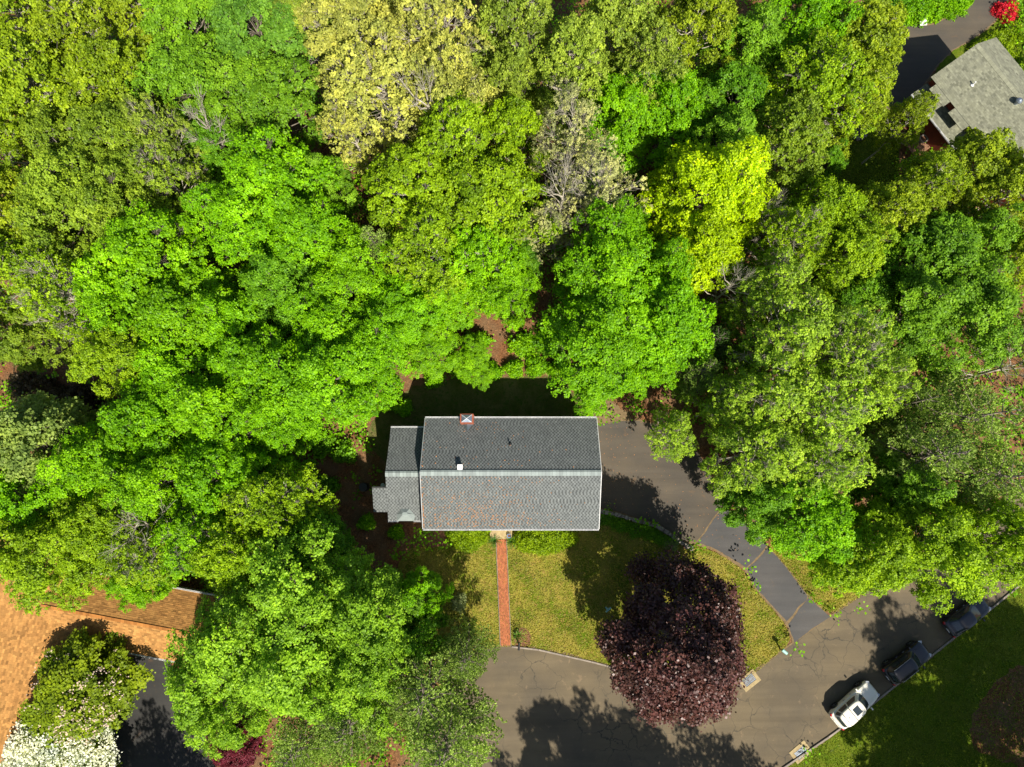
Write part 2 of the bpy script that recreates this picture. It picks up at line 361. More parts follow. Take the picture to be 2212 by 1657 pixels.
sheet("mulch_bed", rough_edge(vpoly([(1107, 1370), (1130, 1350), (1148, 1372), (1145, 1400), (1115, 1402)], 2), 0.06), 0.020, MULCH, kind='structure')
sheet("dirt_bank", rough_edge(vpoly([(1235, 812), (1290, 850), (1380, 905), (1330, 912), (1288, 918), (1262, 886), (1240, 848)], 1), 0.15), 0.012, DIRT, kind='structure')
sheet("mulch_bed", rough_edge(vpoly([(2090, 1560), (2150, 1470), (2190, 1440), (2300, 1400), (2400, 1400), (2350, 1600), (2260, 1700), (2170, 1640), (2110, 1630)], 2), 0.2), 0.022, LITTER, kind='structure')
sheet("dirt_path", rough_edge(vpoly([(1958, 210), (1972, 205), (1990, 250), (2000, 270), (1990, 280), (1970, 250)], 1), 0.05), 0.022, DIRT, kind='structure')

# kerbs
def kerb(name, vpts, wdt, h, mat, label, seglen=2.4, cat='kerb'):
    pts = [Vector((V(*p).x, V(*p).y, 0)) for p in vpts]
    root = empty(name, pts[0], 0, label, cat)
    # resample
    L = [0]
    for a, b in zip(pts, pts[1:]): L.append(L[-1]+(b-a).length)
    k = max(1, int(L[-1]/seglen))
    def at(s):
        for i in range(len(pts)-1):
            if s <= L[i+1]+1e-6: return pts[i].lerp(pts[i+1], (s-L[i])/(L[i+1]-L[i]))
        return pts[-1]
    for i in range(k):
        a = at(L[-1]*i/k); b = at(L[-1]*(i+1)/k); d = b-a
        m = MB(); m.box(((a+b)/2 - pts[0]) + Vector((0, 0, h/2-0.05)), (d.length-0.015, wdt, h+0.1), math.atan2(d.y, d.x))
        o = m.build("kerb_stone", mat, root); bevel(o, 0.02, 1)
    return root
kerb("kerb", [(2560, 1041), (2212, 1255), (2139, 1316), (2026, 1404), (1910, 1500), (1813, 1576), (1692, 1658), (1600, 1741)], 0.16, 0.15, CURB, "long pale kerb edging the lawn behind the parked cars")
kerb("kerb", [(1105, 1397), (1160, 1403), (1240, 1421), (1318, 1439), (1390, 1463)], 0.15, 0.10, CURB, "low grey kerb along the front lawn at the turning circle")
kerb("kerb", [(421, 1508), (440, 1545), (453, 1580)], 0.12, 0.12, WOOD, "wooden edging beside the dark driveway near the red maple")

# ------------------------------------------------------------------ shingled slopes
def ind_meshes(mat, wdt, expo, seeds, low=False):
    out = []
    for tv in seeds:
        m = MB(); tab(m, 0, 0, wdt, expo, 0.02 if tv > -0.5 else 0.007, tv); out.append(m.mesh("shingle", mat))
    return out
def tab(m, u, v, wd, ex, th, tint):
    a, b = u, u+wd; c, d = v, v+ex*1.08
    vs = [(a, c, 0.001), (b, c, 0.001), (b, d, 0.001), (a, d, 0.001), (a, c, th), (b, c, th), (b, d, th*0.35), (a, d, th*0.35)]
    m.add(vs, [(4, 5, 6, 7), (0, 1, 5, 4), (1, 2, 6, 5), (3, 0, 4, 7)], tint)
def slope(name, p0, p1, up, vlen, style, house, clip=None, ind=0, seed=0, cap=None, fascia=True):
    """roof plane: eave from p0 to p1, up = unit vector up the slope"""
    rnd = random.Random(seed); p0, p1, up = Vector(p0), Vector(p1), Vector(up).normalized()
    ud = (p1-p0); ulen = ud.length; ud.normalize(); nn = ud.cross(up).normalized()
    if nn.z < 0: nn = -nn
    M = Matrix(((ud.x, up.x, nn.x, p0.x), (ud.y, up.y, nn.y, p0.y), (ud.z, up.z, nn.z, p0.z), (0, 0, 0, 1)))
    mat, deck, kind = style
    b = MB()
    if clip is None:
        b.box((ulen/2, vlen/2, -0.04), (ulen, vlen, 0.08))
    else:
        P = clip; n = len(P)
        b.add([(x, y, 0) for x, y in P]+[(x, y, -0.08) for x, y in P], [tuple(range(n)), tuple(range(2*n-1, n-1, -1))]+[(i, i+n, (i+1) % n+n, (i+1) % n) for i in range(n)])
    o = b.build(name, deck, house); o.matrix_parent_inverse = Matrix.Identity(4)
    o.matrix_local = house.matrix_world.inverted() @ M if False else Matrix.Translation(-house.location) @ M
    ex = 0.161; rows = int(vlen/ex); J = MB(); inds = []
    for r in range(rows):
        v = r*ex; u = (-rnd.uniform(0, 0.3) if kind != 'dash' else -0.29-(0.145 if r % 2 else 0)+rnd.uniform(-.02, .02)); k = 0
        off = rnd.random()*0.05
        while u < ulen:
            if kind == 'dash':
                hi = (k % 2 == 0); wd = (0.165 if hi else 0.125)*(1 if rnd.random() < .9 else rnd.uniform(0.85, 1.2))
                tv = (rnd.gauss(0.30, 0.16) if hi else rnd.gauss(-0.85, 0.12)); th = 0.022 if hi else 0.008
            else:
                wd = rnd.uniform(0.18, 0.36); tv = rnd.gauss(0, 0.5); th = rnd.choice((0.012, 0.022))
            a, bb = max(u, 0), min(u+wd, ulen)
            k += 1; u += wd
            if bb-a < 0.03: continue
            if clip is not None and not bool(inpoly(np.array([(a+bb)/2]), np.array([v+ex/2]), clip)[0]): continue
            tv = max(-1, min(1, tv))
            if ind and len(inds) < ind and (kind != 'dash' or th > 0.01) and bb-a > 0.12:
                inds.append((a, v, bb-a, tv))
            else: tab(J, a, v, (bb-a)-0.006, ex, th, tv)
    js = J.build("shingles", mat, o, kind='stuff')
    if inds:
        sd = [-0.4, -0.15, 0.05, 0.2, 0.35, 0.5]; ms = ind_meshes(mat, 1.0, ex, sd)
        for (a, v, wd, tv) in inds:
            q = min(range(6), key=lambda i: abs(sd[i]-tv))
            s = bpy.data.objects.new("shingle", ms[q]); COL.objects.link(s); s.parent = o
            s.location = (a, v, 0); s.scale = (wd-0.006, 1, 1)
    if cap:
        cm, inset = cap; k = int(ulen/0.28)
        cms = []
        for tv in (-0.6, -0.1, 0.3, 0.8):
            m = MB(); m.box((0.14, 0, 0.0), (0.274, 0.32, 0.022), tint=tv); cms.append(m.mesh("ridge_cap", cm))
        for i in range(k):
            s = bpy.data.objects.new("ridge_cap", rnd.choice(cms)); COL.objects.link(s); s.parent = o
            s.location = (i*ulen/k, vlen-0.12, 0.03)
    return o
def prism(mb, pts2, z0, z1, mi=0):
    n = len(pts2); mb.add([(x, y, z0) for x, y in pts2]+[(x, y, z1) for x, y in pts2], [tuple(range(n))[::-1], tuple(range(n, 2*n))]+[(i, (i+1) % n, (i+1) % n+n, i+n) for i in range(n)], 0, mi)
def gutter(house, a, b, r=0.07, name="gutter", mat=None, brackets=0):
    a, b = Vector(a), Vector(b); d = (b-a); L = d.length; rz = math.atan2(d.y, d.x)
    m = MB(); c = (a+b)/2; nrm = Vector((-d.y, d.x, 0)).normalized()
    m.box(c+Vector((0, 0, -0.06)), (L, 0.10, 0.012), rz)
    m.box(c+nrm*0.05, (L, 0.018, 0.12), rz); m.box(c-nrm*0.05, (L, 0.018, 0.12), rz)
    for i in range(brackets):
        m.box(a.lerp(b, (i+0.5)/brackets)+Vector((0, 0, 0.062)), (0.03, 0.118, 0.006), rz)
    o = m.build(name, mat or WHITE, house); o.location = -house.location; return o

# ------------------------------------------------------------------ the grey house
EA, RI = 5.5, 8.0; X0, X1 = -7.6, 7.4
YN, YS = 6.68, -2.84; YR = (YN+YS)/2
hs = empty("house", (0, YR, 0), 0, "large house with dark grey shingled gable roof and white gutters", "house")
half = (YN-YS)/2; up_s = Vector((0, half, RI-EA)).normalized(); up_n = Vector((0, -half, RI-EA)).normalized(); vl = math.hypot(half, RI-EA)
GREY = (SH_GREY, DECK_GREY, 'dash')
so_s = slope("roof", (X0, YS, EA), (X1, YS, EA), up_s, vl, GREY, hs, ind=280, seed=1)
so_n = slope("roof", (X1, YN, EA), (X0, YN, EA), up_n, vl, GREY, hs, seed=2)
rnd = random.Random(5)
k = 52; cms = []
for tv in (-0.8, -0.2, 0.3, 0.9):
    m = MB(); m.box((0.14, -0.16, -0.07), (0.28, 0.36, 0.02), tint=tv, M=Matrix.Rotation(R_(25), 3, 'X')); m.box((0.14, 0.08, -0.03), (0.28, 0.16, 0.02), tint=tv, M=Matrix.Rotation(R_(-25), 3, 'X')); cms.append(m.mesh("ridge_cap", CAP_GREY))
for i in range(k):
    s = bpy.data.objects.new("ridge_cap", rnd.choice(cms)); COL.objects.link(s); s.parent = hs
    s.location = (X0+i*(X1-X0)/k, 0, RI+0.065)
b = MB(); wx0, wx1, wy0, wy1 = X0+0.25, X1-0.25, YS+0.35-YR, YN-0.35-YR
b.add([(wx0, wy0, 0), (wx1, wy0, 0), (wx1, wy1, 0), (wx0, wy1, 0), (wx0, wy0, EA), (wx1, wy0, EA), (wx1, wy1, EA), (wx0, wy1, EA), (wx0, 0, RI-0.15), (wx1, 0, RI-0.15)],
      [(0, 1, 5, 4), (1, 2, 6, 9, 5), (2, 3, 7, 6), (3, 0, 4, 8, 7), (4, 5, 9, 8), (6, 7, 8, 9)])
b.build("wall", SIDING, hs)
for (y, yy) in ((wy0, -1), (wy1, 1)):
    for x in (-6, -3.2, 2.0, 5.2):
        for z in (1.6, 4.2):
            m = MB(); m.box((x, y+0.03*yy, z), (1.1, 0.07, 1.2)); f = m.build("window", WHITE, hs)
            g = MB(); g.box((x, y+0.07*yy, z), (0.94, 0.02, 1.04)); g.build("pane", GLASS, f)
for z in (1.4, 4.2):
    m = MB(); m.box((wx1+0.03, 0.8, z), (0.07, 1.1, 1.2)); f = m.build("window", WHITE, hs)
    g = MB(); g.box((wx1+0.07, 0.8, z), (0.02, 0.94, 1.04)); g.build("pane", GLASS, f)
m = MB(); m.box((wx1+0.03, 3.2, 1.1), (0.06, 2.6, 2.2)); gd = m.build("garage_door", WHITE, hs)
m = MB(); m.box((-0.9, wy0-0.03, 1.25), (1.0, 0.07, 2.1)); fd = m.build("door", WHITE, hs)
m = MB(); m.lathe((-0.55, wy0-0.09, 1.2), [(0.03, 0), (0.03, 0.05)], 8); m.build("handle", GREYM, fd)
gutter(hs, (X0, YS-0.06, EA-0.02), (X1, YS-0.06, EA-0.02), brackets=17)
gutter(hs, (X0, YN+0.06, EA-0.02), (X1, YN+0.06, EA-0.02), brackets=17)
for sx in (X0+0.02, X1-0.02):
    for (a, c) in (((sx, YS-YR, EA), (sx, 0, RI)), ((sx, YN-YR, EA), (sx, 0, RI))):
        m = MB(); m.tube([(a[0]-0.03*(1 if sx < 0 else -1), a[1], a[2]-0.04), (c[0]-0.03*(1 if sx < 0 else -1), c[1], c[2]-0.04)], [0.05, 0.05], 4); m.build("rake_board", WHITE, hs)
# chimney
c0 = O(1402, 1262, EA+0.8); c0 = Vector((c0.x, 6.45, 0))
ch = MB(); ch.box((c0.x, c0.y-YR, 3.55), (1.05, 0.72, 7.1)); cho = ch.build("chimney", MORTAR, hs)
cb = MB(); rnd = random.Random(3)
for lv in range(27):
    z = 5.1+lv*0.075
    for sx in range(5):
        for sy, yy in ((-1, -0.36), (1, 0.36)):
            cb.box((c0.x-0.42+sx*0.21+(0.05 if lv % 2 else -0.05), c0.y-YR+yy, z), (0.19, 0.025, 0.06), tint=rnd.uniform(-1, 1))
    for sy in range(3):
        for xx in (-0.525, 0.525):
            cb.box((c0.x+xx, c0.y-YR-0.22+sy*0.22, z), (0.025, 0.19, 0.06), tint=rnd.uniform(-1, 1))
cb.build("bricks", CHIMB, cho, kind='stuff')
m = MB(); m.box((c0.x, c0.y-YR, 7.13), (1.14, 0.80, 0.06)); m.build("crown", CHIMB, cho)
m = MB(); z = 7.22
m.add([(c0.x-.44, c0.y-YR-.32, z), (c0.x+.44, c0.y-YR-.32, z), (c0.x+.44, c0.y-YR+.32, z), (c0.x-.44, c0.y-YR+.32, z), (c0.x, c0.y-YR, z+.18)], [(0, 1, 4), (1, 2, 4), (2, 3, 4), (3, 0, 4), (3, 2, 1, 0)])
capm = m.build("chimney_cap", GREYM, cho)
m = MB()
for sx, sy in ((-1, -1), (1, -1), (1, 1), (-1, 1)): m.tube([(c0.x+sx*.44, c0.y-YR+sy*.32, z+.01), (c0.x, c0.y-YR, z+.20)], [.018, .018], 4)
m.build("cap_seam", WHITE, capm)
# cricket flashing south of the chimney
zc = EA+0.5*(YN-(c0.y-0.36))*0.525
m = MB(); yb = c0.y-0.37-YR
zz = lambda y: EA+(half-abs(y))*(RI-EA)/half
m.add([(c0.x-.42, yb, zz(yb)+.03), (c0.x+.42, yb, zz(yb)+.03), (c0.x, yb, zz(yb)+.33), (c0.x, yb-.62, zz(yb-.62)+.04)], [(0, 2, 3), (2, 1, 3), (0, 1, 2)])
m.build("flashing", GREYM, hs)
# roof vents
p = O(1531, 1333, 6.7); m = MB(); m.tube([(p.x, p.y-YR, 6.3), (p.x, p.y-YR, 7.15)], [.055, .055], 10); m.lathe((p.x, p.y-YR, zz(p.y-YR)+.02), [(.16, 0), (.07, .06)], 10); m.build("vent_pipe", BLACKM, hs)
p = O(1381, 1402, 7.7); m = MB(); m.box((p.x, p.y-YR, zz(p.y-YR)+0.2), (0.36, 0.36, 0.34)); m.box((p.x, p.y-YR, zz(p.y-YR)+0.40), (0.44, 0.44, 0.05)); bevel(m.build("roof_vent", WHITE, hs), .01, 1)
# west wing
E2, R2 = 4.6, 6.65; wyn, wys = 5.92, -2.16; WX0, WX1 = -10.75, X0+0.22; h2 = (wyn-wys)/2; yr2 = (wyn+wys)/2
ups = Vector((0, h2, R2-E2)).normalized(); upn = Vector((0, -h2, R2-E2)).normalized(); vl2 = math.hypot(h2, R2-E2)
slope("wing_roof", (WX0, wys, E2), (WX1, wys, E2), ups, vl2, GREY, hs, seed=4)
slope("wing_roof", (WX1, wyn, E2), (WX0, wyn, E2), upn, vl2, GREY, hs, seed=6)
for i in range(11):
    s = bpy.data.objects.new("ridge_cap", rnd.choice(cms)); COL.objects.link(s); s.parent = hs
    s.location = (WX0+i*(WX1-WX0)/11, yr2-YR, R2+0.065)
# projecting bump-out continuing the wing's south slope
s0, s1 = -1.42, 0.72; zf = lambda y: E2+(y-wys)*(R2-E2)/h2
slope("bump_out_roof", (-11.95, s0, zf(s0)), (WX0-0.003, s0, zf(s0)), ups, (s1-s0)/h2*vl2, GREY, hs, seed=8)
b = MB(); y0, y1, yr = wys+0.3-YR, wyn-0.3-YR, yr2-YR
b.add([(WX0+.2, y0, 0), (WX1, y0, 0), (WX1, y1, 0), (WX0+.2, y1, 0), (WX0+.2, y0, E2), (WX1, y0, E2), (WX1, y1, E2), (WX0+.2, y1, E2), (WX0+.2, yr, R2-.15), (WX1, yr, R2-.15)],
      [(0, 1, 5, 4), (1, 2, 6, 9, 5), (2, 3, 7, 6), (3, 0, 4, 8, 7), (4, 5, 9, 8), (6, 7, 8, 9)])
b.build("wall", SIDING, hs)
b = MB(); b.box((-11.2, (s0+s1)/2-YR, 2.4), (1.1, s1-s0-.2, 4.8)); b.build("wall", SIDING, hs)
gutter(hs, (WX0, wyn+.06, E2-.02), (WX1-.25, wyn+.06, E2-.02)); gutter(hs, (WX0, wys-.06, E2-.02), (-9.85, wys-.06, E2-.02)); gutter(hs, (-8.55, wys-.06, E2-.02), (WX1-.25, wys-.06, E2-.02))
m = MB(); bx, by = -9.2, wys-YR+.42   # small hipped bay roof standing on the eave
pr = [(-.72, -.45), (.72, -.45), (.82, .1), (.45, .75), (-.45, .75), (-.82, .1)]
m.add([(bx+x, by+y, E2+.18+max(0, y)*.3) for x, y in pr]+[(bx+x*.3, by+.15+y*.2, E2+.75) for x, y in pr]+[(bx+x, by+y, E2-.5) for x, y in pr],
      [(i, (i+1) % 6, (i+1) % 6+6, i+6) for i in range(6)]+[(6, 7, 8, 9, 10, 11)]+[(i+12, (i+1) % 6+12, (i+1) % 6, i) for i in range(6)])
m.build("bay_roof", CAP_GREY, hs)
m = MB(); p = O(1148, 1456, 4.2); m.tube([(p.x, p.y-YR, 1.0), (p.x, p.y-YR, 4.1), (p.x, p.y-YR+.1, 4.3)], [.1, .1, .1], 10, cap=False); m.lathe((p.x, p.y-YR, 4.2), [(.18, 0), (.18, .06), (.11, .08)], 12); m.build("flue_pipe", WHITE, hs)
# stoop, steps and path
st = MB(); a = O(1470, 1592); c = O(1536, 1613); st.box(((a.x+c.x)/2, -3.35, 0.16), (c.x-a.x, 1.25, 0.32)); bevel(st.build("front_stoop", CONC, label="pale concrete stoop at the top of the brick walk", cat="stoop"), .02, 1)
pa, pb = Vector((-1.0, -3.98, 0)), Vector((-0.575, -13.45, 0)); pd = (pb-pa); PL = pd.length; prz = math.atan2(pd.y, pd.x)
walk = empty("brick_walk", pa, prz, "straight orange brick walk from the stoop to the street", "walkway")
m = MB(); m.box((PL/2, 0, 0.02), (PL, 0.92, 0.05)); m.build("mortar_bed", MORTAR, walk)
rnd = random.Random(9); m = MB()
for c in range(9):
    y = -0.40+c*0.1; u = 0.1 if c % 2 else 0
    while u < PL-0.1:
        m.box((u+0.1, y, 0.05+rnd.uniform(-.003, .003)), (0.192, 0.092, 0.04), tint=rnd.uniform(-1, 1)); u += 0.2
m.build("bricks", BRICK, walk, kind='stuff')
for s in (-1, 1):
    m = MB(); m.box((PL/2, s*0.49, 0.05), (PL, 0.045, 0.13)); m.build("edging_board", CURB, walk)
# ------------------------------------------------------------------ foliage
def quads_mesh(name, P, U, W, tint, mat, fold=None):
    """leaf quads: base P, length vector U, half width vector W (n,3)"""
    n = len(P); v = np.empty((n, 4, 3), np.float32)
    v[:, 0] = P - U*0.5; v[:, 1] = P + W; v[:, 2] = P + U*0.5; v[:, 3] = P - W
    if fold is not None: v[:, 1] += fold; v[:, 3] += fold
    me = bpy.data.meshes.new(name); me.vertices.add(n*4); me.loops.add(n*4); me.polygons.add(n)
    me.vertices.foreach_set("co", v.ravel()); me.loops.foreach_set("vertex_index", np.arange(n*4, dtype=np.int32))
    me.polygons.foreach_set("loop_start", np.arange(0, n*4, 4, dtype=np.int32)); me.polygons.foreach_set("loop_total", np.full(n, 4, np.int32))
    a = me.attributes.new("tint", 'FLOAT', 'FACE'); a.data.foreach_set("value", np.clip(tint, -1, 1).astype(np.float32))
    me.materials.append(mat); me.update(); me.validate(); return me
def nrm(a): return a/np.maximum(np.linalg.norm(a, axis=-1, keepdims=True), 1e-6)
def leaves(rg, pos, nd, size, aspect=0.42, jit=0.6, tint=None, droop=0.0):
    n = len(pos); nn = nrm(nd + rg.normal(0, jit, (n, 3)))
    r = nrm(rg.normal(0, 1, (n, 3)) + np.array([0, 0, -droop])); u = nrm(r - nn*(r*nn).sum(1, keepdims=True)); w_ = np.cross(nn, u)
    s = size*rg.uniform(0.7, 1.3, (n, 1))
    return u*s, w_*s*aspect, nn*s*0.12
def make_crown(name, seed, R=5.0, z0=7.5, z1=15.0, nl=34, rl=1.25, ncl=26, nlf=30, size=0.17, spread=0.24, mat=None, open_=0.0, tips=0.5, shape=2.2, twigs=0.35, bark=None, trunk_h=7.0, tr=0.22, irreg=0.16, flat=0.8, droop=0.0, jit=0.6, limb_top=True):
    rg = np.random.default_rng(seed); a = rg.uniform(0, 6.28, 4)
    C = []
    nlow = int(nl*0.35)
    for i in range(nl):
        rho = math.sqrt((i+0.5)/nl)*0.9; th = i*2.39996+rg.normal(0, 0.15)
        Rt = R*(1+irreg*math.sin(2*th+a[0])+irreg*0.7*math.sin(3*th+a[1])+irreg*0.5*math.sin(5*th+a[2]))
        z = z0+(z1-z0)*(1-rho**shape)*0.92+rg.normal(0, 0.7)
        if rg.random() < open_: continue
        C.append((rho*Rt*math.cos(th), rho*Rt*math.sin(th), z, rl*rg.uniform(0.75, 1.3)))
    for i in range(nlow):
        th = i*2.39996*1.7+rg.normal(0, .3); rho = rg.uniform(0.55, 0.92)
        Rt = R*(1+irreg*math.sin(2*th+a[0])+irreg*0.7*math.sin(3*th+a[1])+irreg*0.5*math.sin(5*th+a[2]))
        C.append((rho*Rt*math.cos(th), rho*Rt*math.sin(th), z0-rg.uniform(0.0, 0.35)*(z1-z0)*0.6, rl*rg.uniform(0.7, 1.1)))
    C = np.array(C); L = len(C)
    d = nrm(rg.normal(0, 1, (L, ncl, 3))); d[..., 2] = np.where(d[..., 2] < -0.35, -d[..., 2], d[..., 2])
    cp = C[:, None, :3] + d*C[:, None, 3:4]*rg.uniform(0.72, 1.08, (L, ncl, 1))*np.array([1, 1, flat])
    ct = np.clip(rg.normal(0, 0.22, (L, 1))+rg.normal(0, 0.28, (L, ncl)), -1, 1)
    lp = cp[:, :, None, :] + rg.normal(0, 1, (L, ncl, nlf, 3))*spread*np.array([1, 1, 0.6])
    nd = np.broadcast_to((d*0.6+np.array([0, 0, 0.75]))[:, :, None, :], lp.shape)
    ti = np.broadcast_to(ct[:, :, None], lp.shape[:3]) + rg.normal(0, 0.28, lp.shape[:3])
    lp = lp.reshape(-1, 3); U, W, F = leaves(rg, lp, nd.reshape(-1, 3), size, jit=jit, droop=droop)
    me = quads_mesh(name, lp, U, W, ti.ravel(), mat or LEAF, F)
    # trunk and limbs
    m = MB(); lean = rg.normal(0, 0.25, 2)
    top = Vector((lean[0], lean[1], z0+(z1-z0)*0.55)); mid = Vector((lean[0]*0.2, lean[1]*0.9, trunk_h*0.55))
    m.tube([(0, 0, -0.1), (0, 0, 0.5), mid, (lean[0]*.6, lean[1]*.6, trunk_h), top], [tr*1.5, tr*1.1, tr*.9, tr*.75, tr*.25], 8)
    for i in range(L):
        c = Vector(C[i][:3]); hb = max(trunk_h*0.8, min(c.z-1.2-0.28*Vector((c.x, c.y)).length, top.z-0.3))
        st = Vector((lean[0]*.6*hb/trunk_h, lean[1]*.6*hb/trunk_h, hb)); md = st.lerp(c, 0.5)+Vector((rg.normal(0, .25), rg.normal(0, .25), -0.25+rg.normal(0, .2)))
        m.tube([st, st.lerp(md, .5)+Vector((0, 0, .1)), md, c], [tr*.34, tr*.27, tr*.2, tr*.1], 5, cap=False)
        for j in range(ncl):
            if rg.random() < twigs:
                e = Vector(cp[i, j]); s_ = md.lerp(c, rg.uniform(0.3, 1.0))
                k = s_.lerp(e, .5)+Vector(rg.normal(0, .12, 3)); m.tube([s_, k, e], [tr*.1, tr*.07, tr*.035], 3, cap=False)
    tm = m.mesh("trunk", bark or BARK, True)
    return me, tm
def make_pine(name, seed, R=4.5, H=16.0, nb=64, open_=0.1, size=0.26, nneed=14):
    rg = np.random.default_rng(seed); m = MB(); m.tube([(0, 0, -.1), (0.1, 0, H*.5), (0, 0, H*.97)], [.32, .22, .04], 8)
    TP = []; TD = []; TT = []
    for i in range(nb):
        f = (i+.5)/nb; z = H*(0.28+0.70*f); Lb = R*(1-f**1.7)*rg.uniform(.72, 1.12)+.5; th = i*2.39996+rg.normal(0, .2)
        if rg.random() < open_: continue
        dr = np.array([math.cos(th), math.sin(th), 0.0]); sd = np.array([-dr[1], dr[0], 0])
        rise = rg.uniform(0.05, .28); bt = rg.normal(0, .25)
        pt = lambda s: np.array([0, 0, z])+dr*s*Lb+np.array([0, 0, rise*Lb*s*s])
        m.tube([pt(0), pt(.5), pt(1.0)], [.07, .045, .015], 4, cap=False)
        ns = max(4, int(Lb*3.4))
        for j in range(ns):
            s = .22+.78*(j+.5)/ns; side = 1 if j % 2 else -1
            sl = (.35+.75*(1-abs(s-.55)))*Lb*.32*rg.uniform(.6, 1.2)
            bd = nrm(sd*side*.85+dr*.6+np.array([0, 0, rg.uniform(.0, .35)])); p0 = pt(s)
            m.tube([p0, p0+bd*sl], [.018, .006], 3, cap=False)
            nt_ = max(2, int(sl*5.5))
            for q in range(nt_):
                TP.append(p0+bd*sl*(q+1)/nt_+rg.normal(0, .05, 3)); TD.append(nrm(bd+rg.normal(0, .35, 3)+np.array([0, 0, .3]))); TT.append(bt+rg.normal(0, .2))
        TP.append(pt(1.0)); TD.append(dr); TT.append(bt)
    TP = np.array(TP); TD = np.array(TD); TT = np.array(TT); n = len(TP)
    nd = nrm(TD[:, None, :]+rg.normal(0, .55, (n, nneed, 3))); ln = size*rg.uniform(.7, 1.2, (n, nneed, 1)); P = TP[:, None, :]+nd*ln*.5
    U = nd*ln; r = rg.normal(0, 1, U.shape); W = nrm(np.cross(U, r))*.042
    ti = TT[:, None]+rg.normal(0, .2, (n, nneed))
    me = quads_mesh(name, P.reshape(-1, 3), U.reshape(-1, 3), W.reshape(-1, 3), ti.ravel(), NEEDLE)
    return me, m.mesh("trunk", BARK, True)
TEMPL = {}
BASE = {'R': 5.0, 'H': 15.0}
# dense fresh maple-like crowns
TEMPL['m0'] = make_crown("crown", 1, nl=42, rl=1.15, ncl=38, nlf=20, size=.20, spread=.15, jit=.42, irreg=.2)
TEMPL['m1'] = make_crown("crown", 2, nl=34, rl=1.35, ncl=44, nlf=20, size=.19, spread=.15, jit=.42, irreg=.26)
TEMPL['m2'] = make_crown("crown", 3, nl=48, rl=1.0, ncl=32, nlf=20, size=.20, spread=.16, jit=.42, irreg=.16, shape=1.7)
TEMPL['m3'] = make_crown("crown", 4, nl=38, rl=1.2, ncl=40, nlf=20, size=.18, spread=.14, jit=.45, irreg=.28, shape=2.6)
# oaks in young tufted leaf
TEMPL['o0'] = make_crown("crown", 11, nl=40, rl=1.15, ncl=34, nlf=18, size=.21, spread=.14, twigs=.5, droop=.6, jit=.6, irreg=.2, bark=BARK_PALE)
TEMPL['o1'] = make_crown("crown", 12, nl=34, rl=1.35, ncl=36, nlf=18, size=.19, spread=.13, twigs=.5, irreg=.28, droop=.6, jit=.6, bark=BARK_PALE)
TEMPL['o2'] = make_crown("crown", 13, nl=48, rl=.95, ncl=28, nlf=18, size=.21, spread=.14, twigs=.5, irreg=.24, droop=.6, jit=.6, bark=BARK_PALE)
# open crowns showing their branches
TEMPL['s0'] = make_crown("crown", 21, nl=44, rl=1.25, ncl=22, nlf=17, size=.20, spread=.13, open_=.10, twigs=1.0, bark=BARK_PALE, irreg=.24, flat=.9, jit=.45)
TEMPL['s1'] = make_crown("crown", 22, nl=40, rl=1.35, ncl=22, nlf=16, size=.19, spread=.12, open_=.12, twigs=1.0, bark=BARK_PALE, irreg=.28, flat=.9, jit=.45)
TEMPL['c0'] = make_crown("crown", 31, nl=38, rl=1.15, ncl=20, nlf=13, size=.16, spread=.10, open_=.15, twigs=1.0, bark=BARK_PALE, irreg=.3, flat=1.0, jit=.45)
TEMPL['u0'] = make_crown("crown", 41, R=5.0, z0=4.0, z1=15.0, nl=66, rl=1.0, ncl=32, nlf=22, size=.19, spread=.2, mat=PURPLE, irreg=.13, shape=1.35, twigs=.1, jit=.8)
TEMPL['d0'] = make_crown("crown", 51, R=5.0, z0=7.0, z1=14.0, nl=44, rl=1.2, ncl=24, nlf=24, size=.26, spread=.22, irreg=.2, twigs=.4, jit=.5)
TEMPL['d1'] = make_crown("crown", 52, R=5.0, z0=7.0, z1=14.0, nl=44, rl=1.1, ncl=22, nlf=20, size=.34, spread=.3, irreg=.2, twigs=.4)
TEMPL['b0'] = make_crown("crown", 71, nl=16, rl=1.5, ncl=14, nlf=1, size=.06, spread=.2, open_=0, twigs=1.0, bark=BARK_PALE, irreg=.3, tr=.34)
TEMPL['p0'] = make_pine("crown", 61)
TEMPL['p1'] = make_pine("crown", 62, R=5.0, nb=56, open_=.18)
TR = {k: (5.0, 15.0) for k in TEMPL}; TR['p0'] = (4.8, 16.0); TR['p1'] = (5.3, 16.0)
FIRST = {}
rt = random.Random(77)
def tree(x, y, r, H, tk, col, label, name=None, group=None, at=0.72, cat="tree", world=None, mat=None, rz=None):
    c = V(x, y, H*at) if world is None else Vector((world[0], world[1], 0))
    Rm = (r*T(x, y, H*at)/FV) if world is None else r
    name = name or ('pine_tree' if tk[0] == 'p' else 'broadleaf_tree')
    root = empty(name, (c.x, c.y, 0), rt.uniform(0, 6.28) if rz is None else rz, label, cat, group)
    bR, bH = TR[tk]; s = Rm/bR; sz = H/bH
    cr, tm = TEMPL[tk]
    for nm, me in (("trunk", tm), ("crown", cr)):
        o = bpy.data.objects.new(nm, me); COL.objects.link(o); o.parent = root; o.scale = (s, s, sz)
        k = rt.uniform(0.92, 1.08); o.color = (col[0]*k, col[1]*k, col[2]*k, 1)
    return root
